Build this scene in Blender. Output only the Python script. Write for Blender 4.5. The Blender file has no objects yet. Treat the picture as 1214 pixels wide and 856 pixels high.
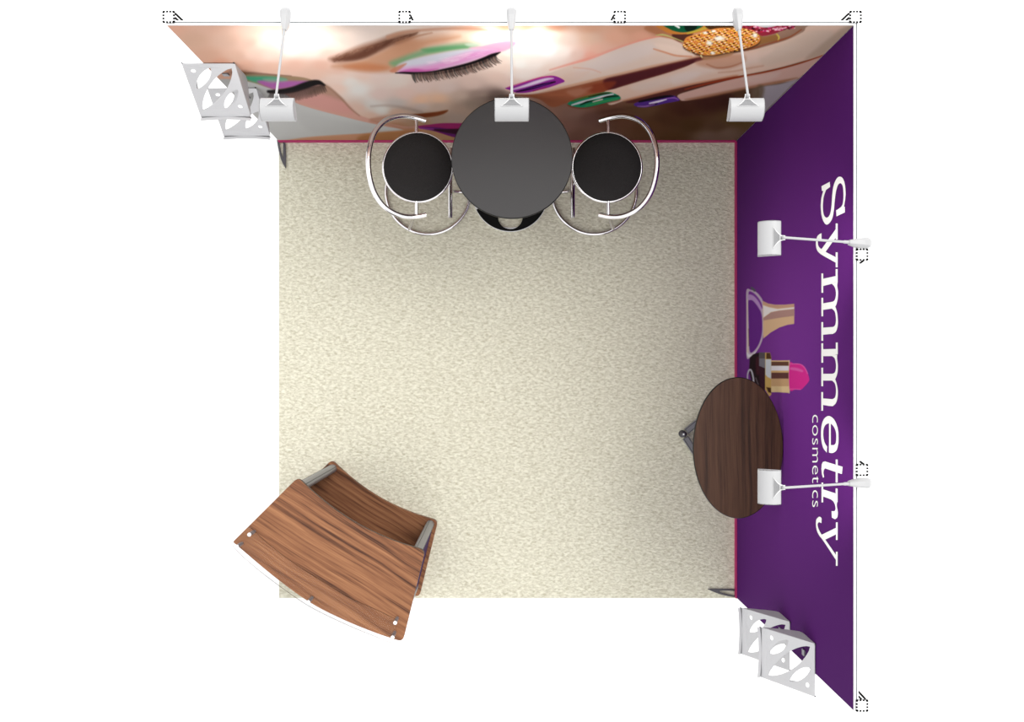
import bpy, bmesh, math, random
import numpy as np
from mathutils import Vector, Matrix

# ------------------------------------------------------------------ camera model (frame 1214 x 856)
F, H, PX, PY = 1192.6, 6.726, 595.3, 440.7
WX, WY, WH = 1.5606, 1.538, 2.26          # right wall plane, back wall plane, wall height
WL, WB = -1.4915, -1.5066                 # left end of the back wall, near end of the right wall
PI = math.pi
random.seed(7)
rng = np.random.default_rng(7)
COL = bpy.context.scene.collection
K = 1.55                                  # mean illumination the surface colours were divided by


def P(px, py, z):
    d = (H - z) / F
    return Vector(((px - PX) * d, (PY - py) * d, z))


def lin(v):
    v = np.asarray(v, dtype=float) / 255.0
    return np.where(v <= 0.04045, v / 12.92, ((v + 0.055) / 1.055) ** 2.4)


def C(r, g, b, k=K):
    c = lin([r, g, b]) / k
    return (float(c[0]), float(c[1]), float(c[2]), 1.0)


# ------------------------------------------------------------------ materials
def new_mat(name):
    m = bpy.data.materials.new(name)
    m.use_nodes = True
    nt = m.node_tree
    b = nt.nodes['Principled BSDF']
    return m, nt, b


def simple(name, col, rough=0.5, metal=0.0, spec=0.5, grain=0.0, scale=200):
    m, nt, b = new_mat(name)
    b.inputs['Base Color'].default_value = col
    b.inputs['Roughness'].default_value = rough
    b.inputs['Metallic'].default_value = metal
    b.inputs['Specular IOR Level'].default_value = spec
    tc = nt.nodes.new('ShaderNodeTexCoord')
    n = nt.nodes.new('ShaderNodeTexNoise')
    n.inputs['Scale'].default_value = scale
    nt.links.new(tc.outputs['Object'], n.inputs['Vector'])
    mx = nt.nodes.new('ShaderNodeMixRGB')
    mx.inputs['Color1'].default_value = tuple(c * (1 - grain) for c in col[:3]) + (1,)
    mx.inputs['Color2'].default_value = tuple(min(1, c * (1 + grain)) for c in col[:3]) + (1,)
    nt.links.new(n.outputs['Fac'], mx.inputs['Fac'])
    nt.links.new(mx.outputs['Color'], b.inputs['Base Color'])
    return m


def wood(name, dark, mid, light, angle, rough=0.45):
    m, nt, b = new_mat(name)
    tc = nt.nodes.new('ShaderNodeTexCoord')
    rot = nt.nodes.new('ShaderNodeMapping')
    rot.inputs['Rotation'].default_value = (0, 0, angle)
    nt.links.new(tc.outputs['Object'], rot.inputs['Vector'])
    # long wandering figure
    wob = nt.nodes.new('ShaderNodeTexNoise'); wob.inputs['Scale'].default_value = 1.5
    nt.links.new(rot.outputs['Vector'], wob.inputs['Vector'])
    wm = nt.nodes.new('ShaderNodeVectorMath'); wm.operation = 'MULTIPLY_ADD'
    nt.links.new(wob.outputs['Color'], wm.inputs[0])
    wm.inputs[1].default_value = (0.0, 0.05, 0.0)
    nt.links.new(rot.outputs['Vector'], wm.inputs[2])
    st = nt.nodes.new('ShaderNodeMapping'); st.inputs['Scale'].default_value = (1.1, 42, 3)
    nt.links.new(wm.outputs['Vector'], st.inputs['Vector'])
    n1 = nt.nodes.new('ShaderNodeTexNoise'); n1.inputs['Scale'].default_value = 1.0
    n1.inputs['Detail'].default_value = 6; n1.inputs['Roughness'].default_value = 0.6
    nt.links.new(st.outputs['Vector'], n1.inputs['Vector'])
    st2 = nt.nodes.new('ShaderNodeMapping'); st2.inputs['Scale'].default_value = (6, 190, 8)
    nt.links.new(wm.outputs['Vector'], st2.inputs['Vector'])
    n2 = nt.nodes.new('ShaderNodeTexNoise'); n2.inputs['Scale'].default_value = 1.0
    n2.inputs['Detail'].default_value = 3
    nt.links.new(st2.outputs['Vector'], n2.inputs['Vector'])
    add = nt.nodes.new('ShaderNodeMath'); add.operation = 'MULTIPLY_ADD'
    nt.links.new(n2.outputs['Fac'], add.inputs[0]); add.inputs[1].default_value = 0.35
    nt.links.new(n1.outputs['Fac'], add.inputs[2])
    r = nt.nodes.new('ShaderNodeValToRGB')
    r.color_ramp.elements[0].position = 0.50; r.color_ramp.elements[0].color = dark
    r.color_ramp.elements[1].position = 0.86; r.color_ramp.elements[1].color = light
    e = r.color_ramp.elements.new(0.66); e.color = mid
    nt.links.new(add.outputs['Value'], r.inputs['Fac'])
    nt.links.new(r.outputs['Color'], b.inputs['Base Color'])
    b.inputs['Roughness'].default_value = rough
    b.inputs['Specular IOR Level'].default_value = 0.22
    bp = nt.nodes.new('ShaderNodeBump'); bp.inputs['Strength'].default_value = 0.12
    bp.inputs['Distance'].default_value = 0.002
    nt.links.new(n2.outputs['Fac'], bp.inputs['Height'])
    nt.links.new(bp.outputs['Normal'], b.inputs['Normal'])
    return m


def print_mat(name, k, rough=0.75):
    """printed fabric: colours come from the mesh's own colour attribute"""
    m, nt, b = new_mat(name)
    a = nt.nodes.new('ShaderNodeAttribute'); a.attribute_name = 'print'
    mul = nt.nodes.new('ShaderNodeMixRGB'); mul.blend_type = 'MULTIPLY'; mul.inputs['Fac'].default_value = 1
    mul.inputs['Color2'].default_value = (1 / k, 1 / k, 1 / k, 1)
    nt.links.new(a.outputs['Color'], mul.inputs['Color1'])
    nt.links.new(mul.outputs['Color'], b.inputs['Base Color'])
    b.inputs['Roughness'].default_value = rough
    b.inputs['Specular IOR Level'].default_value = 0.03
    return m


def carpet_mat():
    m, nt, b = new_mat('cream_carpet_pile')
    tc = nt.nodes.new('ShaderNodeTexCoord')
    mp = nt.nodes.new('ShaderNodeMapping'); mp.inputs['Rotation'].default_value = (0, 0, math.radians(35))
    mp.inputs['Scale'].default_value = (0.85, 1.7, 1.0)
    nt.links.new(tc.outputs['Object'], mp.inputs['Vector'])
    n = nt.nodes.new('ShaderNodeTexNoise'); n.inputs['Scale'].default_value = 44
    n.inputs['Detail'].default_value = 4; n.inputs['Roughness'].default_value = 0.62
    n.inputs['Distortion'].default_value = 0.6
    nt.links.new(mp.outputs['Vector'], n.inputs['Vector'])
    r = nt.nodes.new('ShaderNodeValToRGB')
    r.color_ramp.elements[0].position = 0.33; r.color_ramp.elements[0].color = C(206, 200, 176, 1.42)
    r.color_ramp.elements[1].position = 0.62; r.color_ramp.elements[1].color = C(248, 245, 225, 1.38)
    nt.links.new(n.outputs['Fac'], r.inputs['Fac'])
    nt.links.new(r.outputs['Color'], b.inputs['Base Color'])
    b.inputs['Roughness'].default_value = 0.95
    b.inputs['Specular IOR Level'].default_value = 0.05
    bp = nt.nodes.new('ShaderNodeBump'); bp.inputs['Strength'].default_value = 0.7
    bp.inputs['Distance'].default_value = 0.012
    nt.links.new(n.outputs['Fac'], bp.inputs['Height'])
    nt.links.new(bp.outputs['Normal'], b.inputs['Normal'])
    return m


def acrylic_mat(name, tint, gloss):
    m, nt, b = new_mat(name)
    nt.nodes.remove(b)
    out = nt.nodes['Material Output']
    t = nt.nodes.new('ShaderNodeBsdfTransparent'); t.inputs['Color'].default_value = tint
    g = nt.nodes.new('ShaderNodeBsdfGlossy'); g.inputs['Roughness'].default_value = 0.05
    mx = nt.nodes.new('ShaderNodeMixShader')
    fr = nt.nodes.new('ShaderNodeFresnel'); fr.inputs['IOR'].default_value = 1.2
    sc = nt.nodes.new('ShaderNodeMath'); sc.operation = 'MULTIPLY'; sc.inputs[1].default_value = gloss
    nt.links.new(fr.outputs['Fac'], sc.inputs[0])
    nt.links.new(sc.outputs['Value'], mx.inputs['Fac'])
    nt.links.new(t.outputs['BSDF'], mx.inputs[1]); nt.links.new(g.outputs['BSDF'], mx.inputs[2])
    nt.links.new(mx.outputs['Shader'], out.inputs['Surface'])
    return m


def glow_mat(name, col, s):
    m, nt, b = new_mat(name)
    b.inputs['Base Color'].default_value = col
    b.inputs['Emission Color'].default_value = col
    b.inputs['Emission Strength'].default_value = s
    return m


M = {}
M['floor'] = simple('white_studio_floor', (0.93, 0.93, 0.93, 1), 0.9, spec=0.1, grain=0.01, scale=3)
M['carpet'] = carpet_mat()
M['back'] = print_mat('printed_beauty_fabric', 1.5)
M['right'] = print_mat('printed_purple_fabric', 1.5)
M['magenta'] = simple('magenta_skirting', C(186, 26, 104, 1.35), 0.6, grain=0.03)
M['rail'] = simple('white_aluminium', (0.80, 0.80, 0.81, 1), 0.45, grain=0.02)
M['railgroove'] = simple('grey_groove', C(96, 102, 106), 0.6, grain=0.03)
M['black'] = simple('black_plastic', (0.003, 0.003, 0.003, 1), 0.6, spec=0.1, grain=0.1)
M['white'] = simple('white_lamp_enamel', (0.385, 0.385, 0.39, 1), 0.45, grain=0.02)
M['bright'] = simple('bright_white_bracket', (0.60, 0.60, 0.60, 1), 0.5, grain=0.02)
M['rack'] = simple('light_grey_sheet_metal', (0.46, 0.46, 0.47, 1), 0.5, grain=0.06, scale=400)
M['grey'] = simple('grey_mesh_insert', (0.20, 0.20, 0.205, 1), 0.6, grain=0.6, scale=900)
M['chrome'] = simple('polished_chrome', (0.70, 0.68, 0.69, 1), 0.11, 1.0, grain=0.01)
M['alu'] = simple('brushed_aluminium', (0.22, 0.22, 0.235, 1), 0.38, 0.35, grain=0.06)
M['aludark'] = simple('aluminium_groove', (0.03, 0.03, 0.035, 1), 0.5)
M['foot'] = simple('dark_grey_steel', (0.065, 0.06, 0.07, 1), 0.4, 0.3, grain=0.1)
M['seat'] = simple('black_woven_seat_fabric', (0.018, 0.0165, 0.0165, 1), 0.9, spec=0.2, grain=0.7, scale=260)
M['top'] = simple('charcoal_laminate', (0.040, 0.039, 0.0395, 1), 0.45, spec=0.3, grain=0.05)
M['topedge'] = simple('black_edge_band', (0.006, 0.006, 0.006, 1), 0.5, spec=0.2)
M['oak'] = wood('walnut_veneer', C(84, 50, 33, 1.7), C(150, 98, 66, 1.7), C(186, 130, 90, 1.7), math.radians(33))
M['dark'] = wood('dark_walnut_veneer', C(56, 33, 21, 1.6), C(82, 53, 37, 1.6), C(98, 67, 48, 1.6), math.radians(90))
M['purple'] = simple('purple_graphic_wrap', C(60, 14, 82), 0.7, spec=0.1, grain=0.05)
M['lettering'] = simple('off_white_lettering', (0.74, 0.74, 0.72, 1), 0.8, spec=0.1, grain=0.01)
M['acrylic'] = acrylic_mat('clear_acrylic', (0.985, 0.985, 0.985, 1), 0.5)
M['acrylicedge'] = acrylic_mat('clear_acrylic_edge', (0.34, 0.345, 0.34, 1), 0.3)
M['pin'] = simple('white_pin_cap', (0.85, 0.85, 0.85, 1), 0.4)
M['bulb'] = glow_mat('lit_halogen_tube', (1, 0.96, 0.9, 1), 6)


# ------------------------------------------------------------------ object helpers
def tag(o, label=None, cat=None, group=None, kind=None):
    if label: o['label'] = label
    if cat: o['category'] = cat
    if group: o['group'] = group
    if kind: o['kind'] = kind
    return o


def thing(name, label, cat, loc=(0, 0, 0), rotz=0.0, group=None):
    o = bpy.data.objects.new(name, None)
    COL.objects.link(o)
    o.empty_display_size = 0.1
    o.location = loc
    o.rotation_euler = (0, 0, rotz)
    return tag(o, label, cat, group)


class MB:
    def __init__(s):
        s.v, s.f, s.mi, s.sm = [], [], [], []

    def add(s, vs, fs, mi=0, smooth=False):
        n = len(s.v)
        s.v += [tuple(v) for v in vs]
        for f in fs:
            s.f.append(tuple(i + n for i in f)); s.mi.append(mi); s.sm.append(smooth)
        return s

    def box(s, x0, x1, y0, y1, z0, z1, mi=0):
        vs = [(x, y, z) for z in (z0, z1) for y in (y0, y1) for x in (x0, x1)]
        fs = [(0, 2, 3, 1), (4, 5, 7, 6), (0, 1, 5, 4), (2, 6, 7, 3), (0, 4, 6, 2), (1, 3, 7, 5)]
        return s.add(vs, fs, mi)

    def bar(s, a, b, w, h, mi=0, up=(0, 0, 1)):
        a, b = Vector(a), Vector(b)
        d = (b - a).normalized(); up = Vector(up)
        if abs(d.dot(up)) > 0.98: up = Vector((0, 1, 0))
        sx = d.cross(up).normalized(); sy = sx.cross(d).normalized()
        vs = []
        for p in (a, b):
            for i, j in ((-1, -1), (1, -1), (1, 1), (-1, 1)):
                vs.append(p + sx * i * w / 2 + sy * j * h / 2)
        fs = [(0, 1, 2, 3), (7, 6, 5, 4), (0, 4, 5, 1), (1, 5, 6, 2), (2, 6, 7, 3), (3, 7, 4, 0)]
        return s.add(vs, fs, mi)

    def tube(s, pts, r, closed=False, seg=14, mi=0, ry=None):
        pts = [Vector(p) for p in pts]
        n = len(pts)
        rad = r if isinstance(r, (list, tuple)) else [r] * n
        ry = ry or 1.0
        rings = []
        prev = None
        for i, p in enumerate(pts):
            if closed: t = pts[(i + 1) % n] - pts[i - 1]
            else: t = pts[min(i + 1, n - 1)] - pts[max(i - 1, 0)]
            t.normalize()
            if prev is None:
                u = Vector((0, 0, 1)) if abs(t.z) < 0.95 else Vector((1, 0, 0))
                u = (u - t * u.dot(t)).normalized()
            else:
                u = (prev - t * prev.dot(t)).normalized()
            prev = u
            w = t.cross(u)
            rings.append([p + (u * math.cos(a) * ry + w * math.sin(a)) * rad[i]
                          for a in [2 * PI * k / seg for k in range(seg)]])
        vs = [v for ring in rings for v in ring]
        fs = []
        m = n if closed else n - 1
        for i in range(m):
            j = (i + 1) % n
            for k in range(seg):
                k2 = (k + 1) % seg
                fs.append((i * seg + k, i * seg + k2, j * seg + k2, j * seg + k))
        s.add(vs, fs, mi, True)
        if not closed:
            s.add(rings[0], [tuple(range(seg))[::-1]], mi)
            s.add(rings[-1], [tuple(range(seg))], mi)
        return s

    def lathe(s, prof, cx=0, cy=0, seg=64, mi=0, smooth=True, sx=1.0, sy=1.0):
        vs, fs = [], []
        for r, z in prof:
            for k in range(seg):
                a = 2 * PI * k / seg
                vs.append((cx + r * sx * math.cos(a), cy + r * sy * math.sin(a), z))
        for i in range(len(prof) - 1):
            for k in range(seg):
                k2 = (k + 1) % seg
                fs.append((i * seg + k, i * seg + k2, (i + 1) * seg + k2, (i + 1) * seg + k))
        s.add(vs, fs, mi, smooth)
        if prof[0][0] > 1e-6: s.add(vs[:seg], [tuple(range(seg))[::-1]], mi)
        if prof[-1][0] > 1e-6: s.add(vs[-seg:], [tuple(range(seg))], mi)
        return s

    def prism(s, pts, z0, z1, mi=0, mi_side=None):
        n = len(pts)
        ar = sum(pts[i][0] * pts[(i + 1) % n][1] - pts[(i + 1) % n][0] * pts[i][1] for i in range(n))
        if ar < 0: pts = pts[::-1]
        vs = [(p[0], p[1], z0) for p in pts] + [(p[0], p[1], z1) for p in pts]
        bm = bmesh.new()
        f = bm.faces.new([bm.verts.new((p[0], p[1], 0)) for p in pts])
        f.normal_update()
        bmesh.ops.triangulate(bm, faces=[f], ngon_method='EAR_CLIP')
        bm.verts.index_update()
        tris = [tuple(v.index for v in t.verts) for t in bm.faces]; bm.free()
        s.add(vs, [t[::-1] for t in tris] + [tuple(i + n for i in t) for t in tris], mi)
        s.add(vs, [(i, (i + 1) % n, n + (i + 1) % n, n + i) for i in range(n)],
              mi if mi_side is None else mi_side)
        return s

    def build(s, name, mats, parent=None, bevel=0.0, bseg=2):
        me = bpy.data.meshes.new(name)
        me.from_pydata(s.v, [], s.f)
        if not isinstance(mats, (list, tuple)): mats = [mats]
        for m in mats: me.materials.append(m)
        me.polygons.foreach_set('material_index', s.mi)
        me.polygons.foreach_set('use_smooth', s.sm)
        me.validate(); me.update()
        o = bpy.data.objects.new(name, me)
        COL.objects.link(o)
        if parent: o.parent = parent
        if bevel > 0:
            b = o.modifiers.new('bevel', 'BEVEL'); b.width = bevel; b.segments = bseg
            b.limit_method = 'ANGLE'; b.angle_limit = math.radians(40)
        return o


def plate2d(loops, thick):
    """flat plate with holes in the local xy plane: (verts, faces); first loop is the outline"""
    cu = bpy.data.curves.new('tmp', 'CURVE'); cu.dimensions = '2D'; cu.fill_mode = 'BOTH'
    cu.extrude = thick / 2
    for lp in loops:
        sp = cu.splines.new('POLY'); sp.points.add(len(lp) - 1)
        for i, p in enumerate(lp): sp.points[i].co = (p[0], p[1], 0, 1)
        sp.use_cyclic_u = True
    ob = bpy.data.objects.new('tmp', cu)
    COL.objects.link(ob)
    dg = bpy.context.evaluated_depsgraph_get()
    me = bpy.data.meshes.new_from_object(ob.evaluated_get(dg))
    bm = bmesh.new(); bm.from_mesh(me)
    bmesh.ops.remove_doubles(bm, verts=bm.verts, dist=1e-5)
    bmesh.ops.recalc_face_normals(bm, faces=bm.faces)
    vs = [v.co.copy() for v in bm.verts]; bm.verts.index_update()
    fs = [tuple(v.index for v in f.verts) for f in bm.faces]
    bm.free()
    bpy.data.objects.remove(ob); bpy.data.curves.remove(cu); bpy.data.meshes.remove(me)
    return vs, fs


def catmull(pts, closed=False, n=8):
    pts = [tuple(p) for p in pts]
    out = []
    N = len(pts)
    rngi = range(N) if closed else range(N - 1)
    for i in rngi:
        if closed: p0, p1, p2, p3 = pts[i - 1], pts[i], pts[(i + 1) % N], pts[(i + 2) % N]
        else: p0, p1, p2, p3 = pts[max(i - 1, 0)], pts[i], pts[i + 1], pts[min(i + 2, N - 1)]
        for k in range(n):
            t = k / n
            out.append(tuple(0.5 * ((2 * b) + (-a + c) * t + (2 * a - 5 * b + 4 * c - d) * t * t
                                    + (-a + 3 * b - 3 * c + d) * t ** 3)
                             for a, b, c, d in zip(p0, p1, p2, p3)))
    if not closed: out.append(pts[-1])
    return out


def rounded(pts, r, n=6):
    """polygon with rounded corners; r may be a list"""
    out = []
    N = len(pts)
    for i in range(N):
        ri = r[i] if isinstance(r, (list, tuple)) else r
        p = Vector(pts[i][:2]); a = Vector(pts[i - 1][:2]); b = Vector(pts[(i + 1) % N][:2])
        if ri <= 0: out.append((p.x, p.y)); continue
        da = (a - p).normalized(); db = (b - p).normalized()
        p0 = p + da * ri; p1 = p + db * ri
        for k in range(n + 1):
            t = k / n
            q = p0 * (1 - t) ** 2 + p * 2 * t * (1 - t) + p1 * t * t
            out.append((q.x, q.y))
    return out


def outline(sides, radii, n=6):
    """closed outline from polylines joined at corners; radii[i] rounds the corner where side i ends"""
    def trim(pts, r, end):
        pts = [Vector(p) for p in pts]
        if end: pts = pts[::-1]
        k = 0; acc = 0.0
        while k < len(pts) - 1 and acc + (pts[k + 1] - pts[k]).length < r:
            acc += (pts[k + 1] - pts[k]).length; k += 1
        if k < len(pts) - 1:
            d = pts[k + 1] - pts[k]
            pts = [pts[k] + d.normalized() * (r - acc)] + pts[k + 1:]
        return pts[::-1] if end else pts
    N = len(sides); out = []
    tr = []
    for i in range(N):
        q = trim(sides[i], radii[i - 1], False)
        tr.append(trim(q, radii[i], True))
    for i in range(N):
        out += tr[i]
        c = Vector(sides[i][-1]); p0 = tr[i][-1]; p1 = tr[(i + 1) % N][0]
        for k in range(1, n):
            t = k / n
            out.append(p0 * (1 - t) ** 2 + c * 2 * t * (1 - t) + p1 * t * t)
    return [(p.x, p.y) for p in out]


# ------------------------------------------------------------------ painter for the printed fabrics
class Paint:
    def __init__(s, X, Y, base=(128, 128, 128)):
        s.X, s.Y = X, Y
        s.rgb = np.empty(X.shape + (3,)); s.rgb[:] = base

    def idw(s, samples, power=3.0, soft=6.0, ys=1.6):
        acc = np.zeros_like(s.rgb); wt = np.zeros(s.X.shape)
        for x, y, c in samples:
            d2 = (s.X - x) ** 2 + ((s.Y - y) * ys) ** 2 + soft ** 2
            w = d2 ** (-power / 2)
            acc += w[..., None] * np.array(c, float); wt += w
        s.rgb = acc / wt[..., None]

    def over(s, col, a):
        a = np.clip(a, 0, 1)[..., None]
        s.rgb = s.rgb * (1 - a) + np.array(col, float) * a

    def poly(s, pts, col, f=0.6, alpha=1.0, smooth=True, mask=None):
        if smooth: pts = catmull(pts, True, 5)
        pts = np.array(pts, float)
        x0, y0 = pts.min(0) - f - 1; x1, y1 = pts.max(0) + f + 1
        sel = (s.X > x0) & (s.X < x1) & (s.Y > y0) & (s.Y < y1)
        if not sel.any(): return
        x, y = s.X[sel], s.Y[sel]
        d = np.full(x.shape, 1e9); ins = np.zeros(x.shape, bool)
        for i in range(len(pts)):
            ax, ay = pts[i - 1]; bx, by = pts[i]
            ex, ey = bx - ax, by - ay
            L = ex * ex + ey * ey + 1e-9
            t = np.clip(((x - ax) * ex + (y - ay) * ey) / L, 0, 1)
            d = np.minimum(d, np.hypot(x - ax - t * ex, y - ay - t * ey))
            if abs(ey) > 1e-9:
                ins ^= ((ay > y) != (by > y)) & (x < ex * (y - ay) / ey + ax)
        sd = np.where(ins, d, -d)
        t = np.clip((sd + f) / (2 * f), 0, 1); t = t * t * (3 - 2 * t)
        a = np.zeros(s.X.shape); a[sel] = t * alpha
        if mask is not None: a = a * mask
        s.over(col, a)

    def stroke(s, pts, w, col, f=0.6, alpha=1.0, smooth=True):
        ww = list(w) if isinstance(w, (list, tuple)) else [w] * len(pts)
        p3 = [(p[0], p[1], q) for p, q in zip(pts, ww)]
        if smooth: p3 = catmull(p3, False, 5)
        p3 = np.array(p3, float)
        m = p3[:, 2].max() / 2 + f + 1
        sel = (s.X > p3[:, 0].min() - m) & (s.X < p3[:, 0].max() + m) & (s.Y > p3[:, 1].min() - m) & (s.Y < p3[:, 1].max() + m)
        if not sel.any(): return
        x, y = s.X[sel], s.Y[sel]
        best = np.full(x.shape, -1e9)
        for i in range(len(p3) - 1):
            ax, ay, wa = p3[i]; bx, by, wb = p3[i + 1]
            ex, ey = bx - ax, by - ay
            t = np.clip(((x - ax) * ex + (y - ay) * ey) / (ex * ex + ey * ey + 1e-9), 0, 1)
            best = np.maximum(best, (wa + (wb - wa) * t) / 2 - np.hypot(x - ax - t * ex, y - ay - t * ey))
        t = np.clip((best + f) / (2 * f), 0, 1)
        a = np.zeros(s.X.shape); a[sel] = t * alpha
        s.over(col, a)

    def blob(s, cx, cy, rx, ry, col, alpha=1.0, ang=0.0, p=1.0):
        c, n = math.cos(ang), math.sin(ang)
        dx, dy = s.X - cx, s.Y - cy
        u = (dx * c + dy * n) / rx; v = (-dx * n + dy * c) / ry
        s.over(col, alpha * np.exp(-((u * u + v * v) ** p)))


def printed_sheet(name, mat, P3, rgb, parent):
    """dense sheet mesh carrying the print as a colour attribute"""
    ny, nx = rgb.shape[:2]
    me = bpy.data.meshes.new(name)
    me.vertices.add(nx * ny)
    me.vertices.foreach_set('co', P3.reshape(-1).astype(np.float32))
    idx = np.arange(nx * ny).reshape(ny, nx)
    q = np.stack([idx[:-1, :-1], idx[1:, :-1], idx[1:, 1:], idx[:-1, 1:]], -1).reshape(-1, 4)
    nf = len(q)
    me.loops.add(nf * 4); me.polygons.add(nf)
    me.loops.foreach_set('vertex_index', q.reshape(-1).astype(np.int32))
    me.polygons.foreach_set('loop_start', (np.arange(nf) * 4).astype(np.int32))
    me.update(calc_edges=True)
    at = me.color_attributes.new('print', 'FLOAT_COLOR', 'POINT')
    c = np.ones((ny * nx, 4), np.float32); c[:, :3] = lin(np.clip(rgb, 0, 255)).reshape(-1, 3)
    at.data.foreach_set('color', c.reshape(-1))
    me.materials.append(mat)
    o = bpy.data.objects.new(name, me); COL.objects.link(o)
    o.parent = parent
    return o


# ================================================================== SETTING
fl = MB().box(-9, 9, -9, 9, -0.06, -0.012).build('floor', M['floor']); tag(fl, kind='structure')
cp = MB().box(WL, WX, -1.513, WY, -0.0118, 0.0).build('carpet', M['carpet'])
tag(cp, 'square cream textured carpet covering the stand floor', 'carpet')

# ---- back wall
wb = MB().box(WL, WX + 0.018, WY + 0.003, WY + 0.018, -0.0118, WH - 0.004).build('wall_back', M['rail'])
tag(wb, kind='structure')
wr = MB().box(WX + 0.003, WX + 0.018, WB, WY + 0.003, -0.0118, WH - 0.004).build('wall_right', M['rail'])
tag(wr, kind='structure')
MB().box(WL, WX + 0.02, WY + 0.0005, WY + 0.021, WH - 0.004, WH).box(WL, WX + 0.012, WY + 0.0105, WY + 0.0145, WH, WH + 0.001, 1) \
    .build('top_rail', [M['rail'], M['railgroove']], wb)
MB().box(WX + 0.0005, WX + 0.021, WB, WY, WH - 0.004, WH).box(WX + 0.0105, WX + 0.0145, WB, WY + 0.012, WH, WH + 0.001, 1) \
    .build('top_rail', [M['rail'], M['railgroove']], wr)
MB().box(WL, WL + 0.003, WY + 0.0005, WY + 0.021, 0, WH - 0.004).build('end_rail', M['rail'], wb)
MB().box(WX + 0.0005, WX + 0.021, WB - 0.001, WB + 0.002, 0, WH - 0.004).build('end_rail', M['rail'], wr)
bb = MB().box(WL + 0.002, WX - 0.008, WY - 0.007, WY + 0.003, 0.0, 0.045).build('baseboard_back', M['magenta']); tag(bb, kind='structure')
br = MB().box(WX - 0.008, WX + 0.002, WB, WY - 0.007, 0.0, 0.045).build('baseboard_right', M['magenta']); tag(br, kind='structure')


def post(cx, cy, parent, brace, bx=(1, -1)):
    """square slotted frame post with its cap standing behind a wall"""
    g = 0.0245
    m = MB().box(cx - 0.017, cx + 0.017, cy - 0.017, cy + 0.017, -0.0118, WH - 0.002)
    po = m.build('frame_post', M['rail'], parent)
    m = MB().box(cx - g, cx + g, cy - g, cy + g, WH + 0.0015, WH + 0.006)
    for k in (-0.92, -0.31, 0.31, 0.92):
        for sg in (-1, 1):
            for a, b in ((k * g * 0.92, sg * g * 0.96), (sg * g * 0.96, k * g * 0.92)):
                m.box(cx + a - 0.0042, cx + a + 0.0042, cy + b - 0.0038, cy + b + 0.0038, WH + 0.004, WH + 0.0075, 1)
    m.build('post_cap', [M['rail'], M['black']], po)
    m = MB()
    if brace == 'corner':
        dx, dy = bx
        m.bar((cx + dx * g, cy + 0.02 * (-dy), WH - 0.01), (cx + dx * (g + 0.034), cy + dy * 0.012, WH - 0.01), 0.009, 0.012)
        m.bar((cx + dx * g, cy + 0.001, WH - 0.01), (cx + dx * (g + 0.014), cy + dy * 0.012, WH - 0.01), 0.008, 0.012)
    elif brace == 'cornery':
        dx, dy = bx
        m.bar((cx + 0.02 * (-dx), cy + dy * g, WH - 0.01), (cx + dx * 0.012, cy + dy * (g + 0.034), WH - 0.01), 0.009, 0.012)
        m.bar((cx + 0.002, cy + dy * g, WH - 0.01), (cx + dx * 0.012, cy + dy * (g + 0.014), WH - 0.01), 0.008, 0.012)
    elif brace == 'x':
        m.bar((cx + bx[0] * g, cy + 0.012, WH - 0.01), (cx + bx[0] * (g + 0.012), cy - 0.012, WH - 0.01), 0.008, 0.012)
    else:
        m.bar((cx + 0.012, cy + bx[1] * g, WH - 0.01), (cx - 0.004, cy + bx[1] * (g + 0.012), WH - 0.01), 0.008, 0.012)
    m.build('corner_brace', M['black'], po)


def pc(px, py): return P(px, py, WH)
for (px, py, par, brc, bx) in ((200.5, 22.8, wb, 'corner', (1, -1)), (479.8, 22.8, wb, 'x', (1, 0)), (734.5, 22.8, wb, 'x', (-1, 0)),
                              (1013.7, 23.2, wb, 'corner', (-1, -1)), (1018, 302, wr, 'y', (0, -1)), (1018, 557, wr, 'y', (0, 1)),
                              (1018, 836, wr, 'cornery', (-1, 1))):
    q = pc(px, py)
    if par is wb: post(q.x, max(q.y, WY + 0.018 + 0.0172), wb, brc, bx)
    else: post(max(q.x, WX + 0.018 + 0.0172), q.y, wr, brc, bx)

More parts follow.
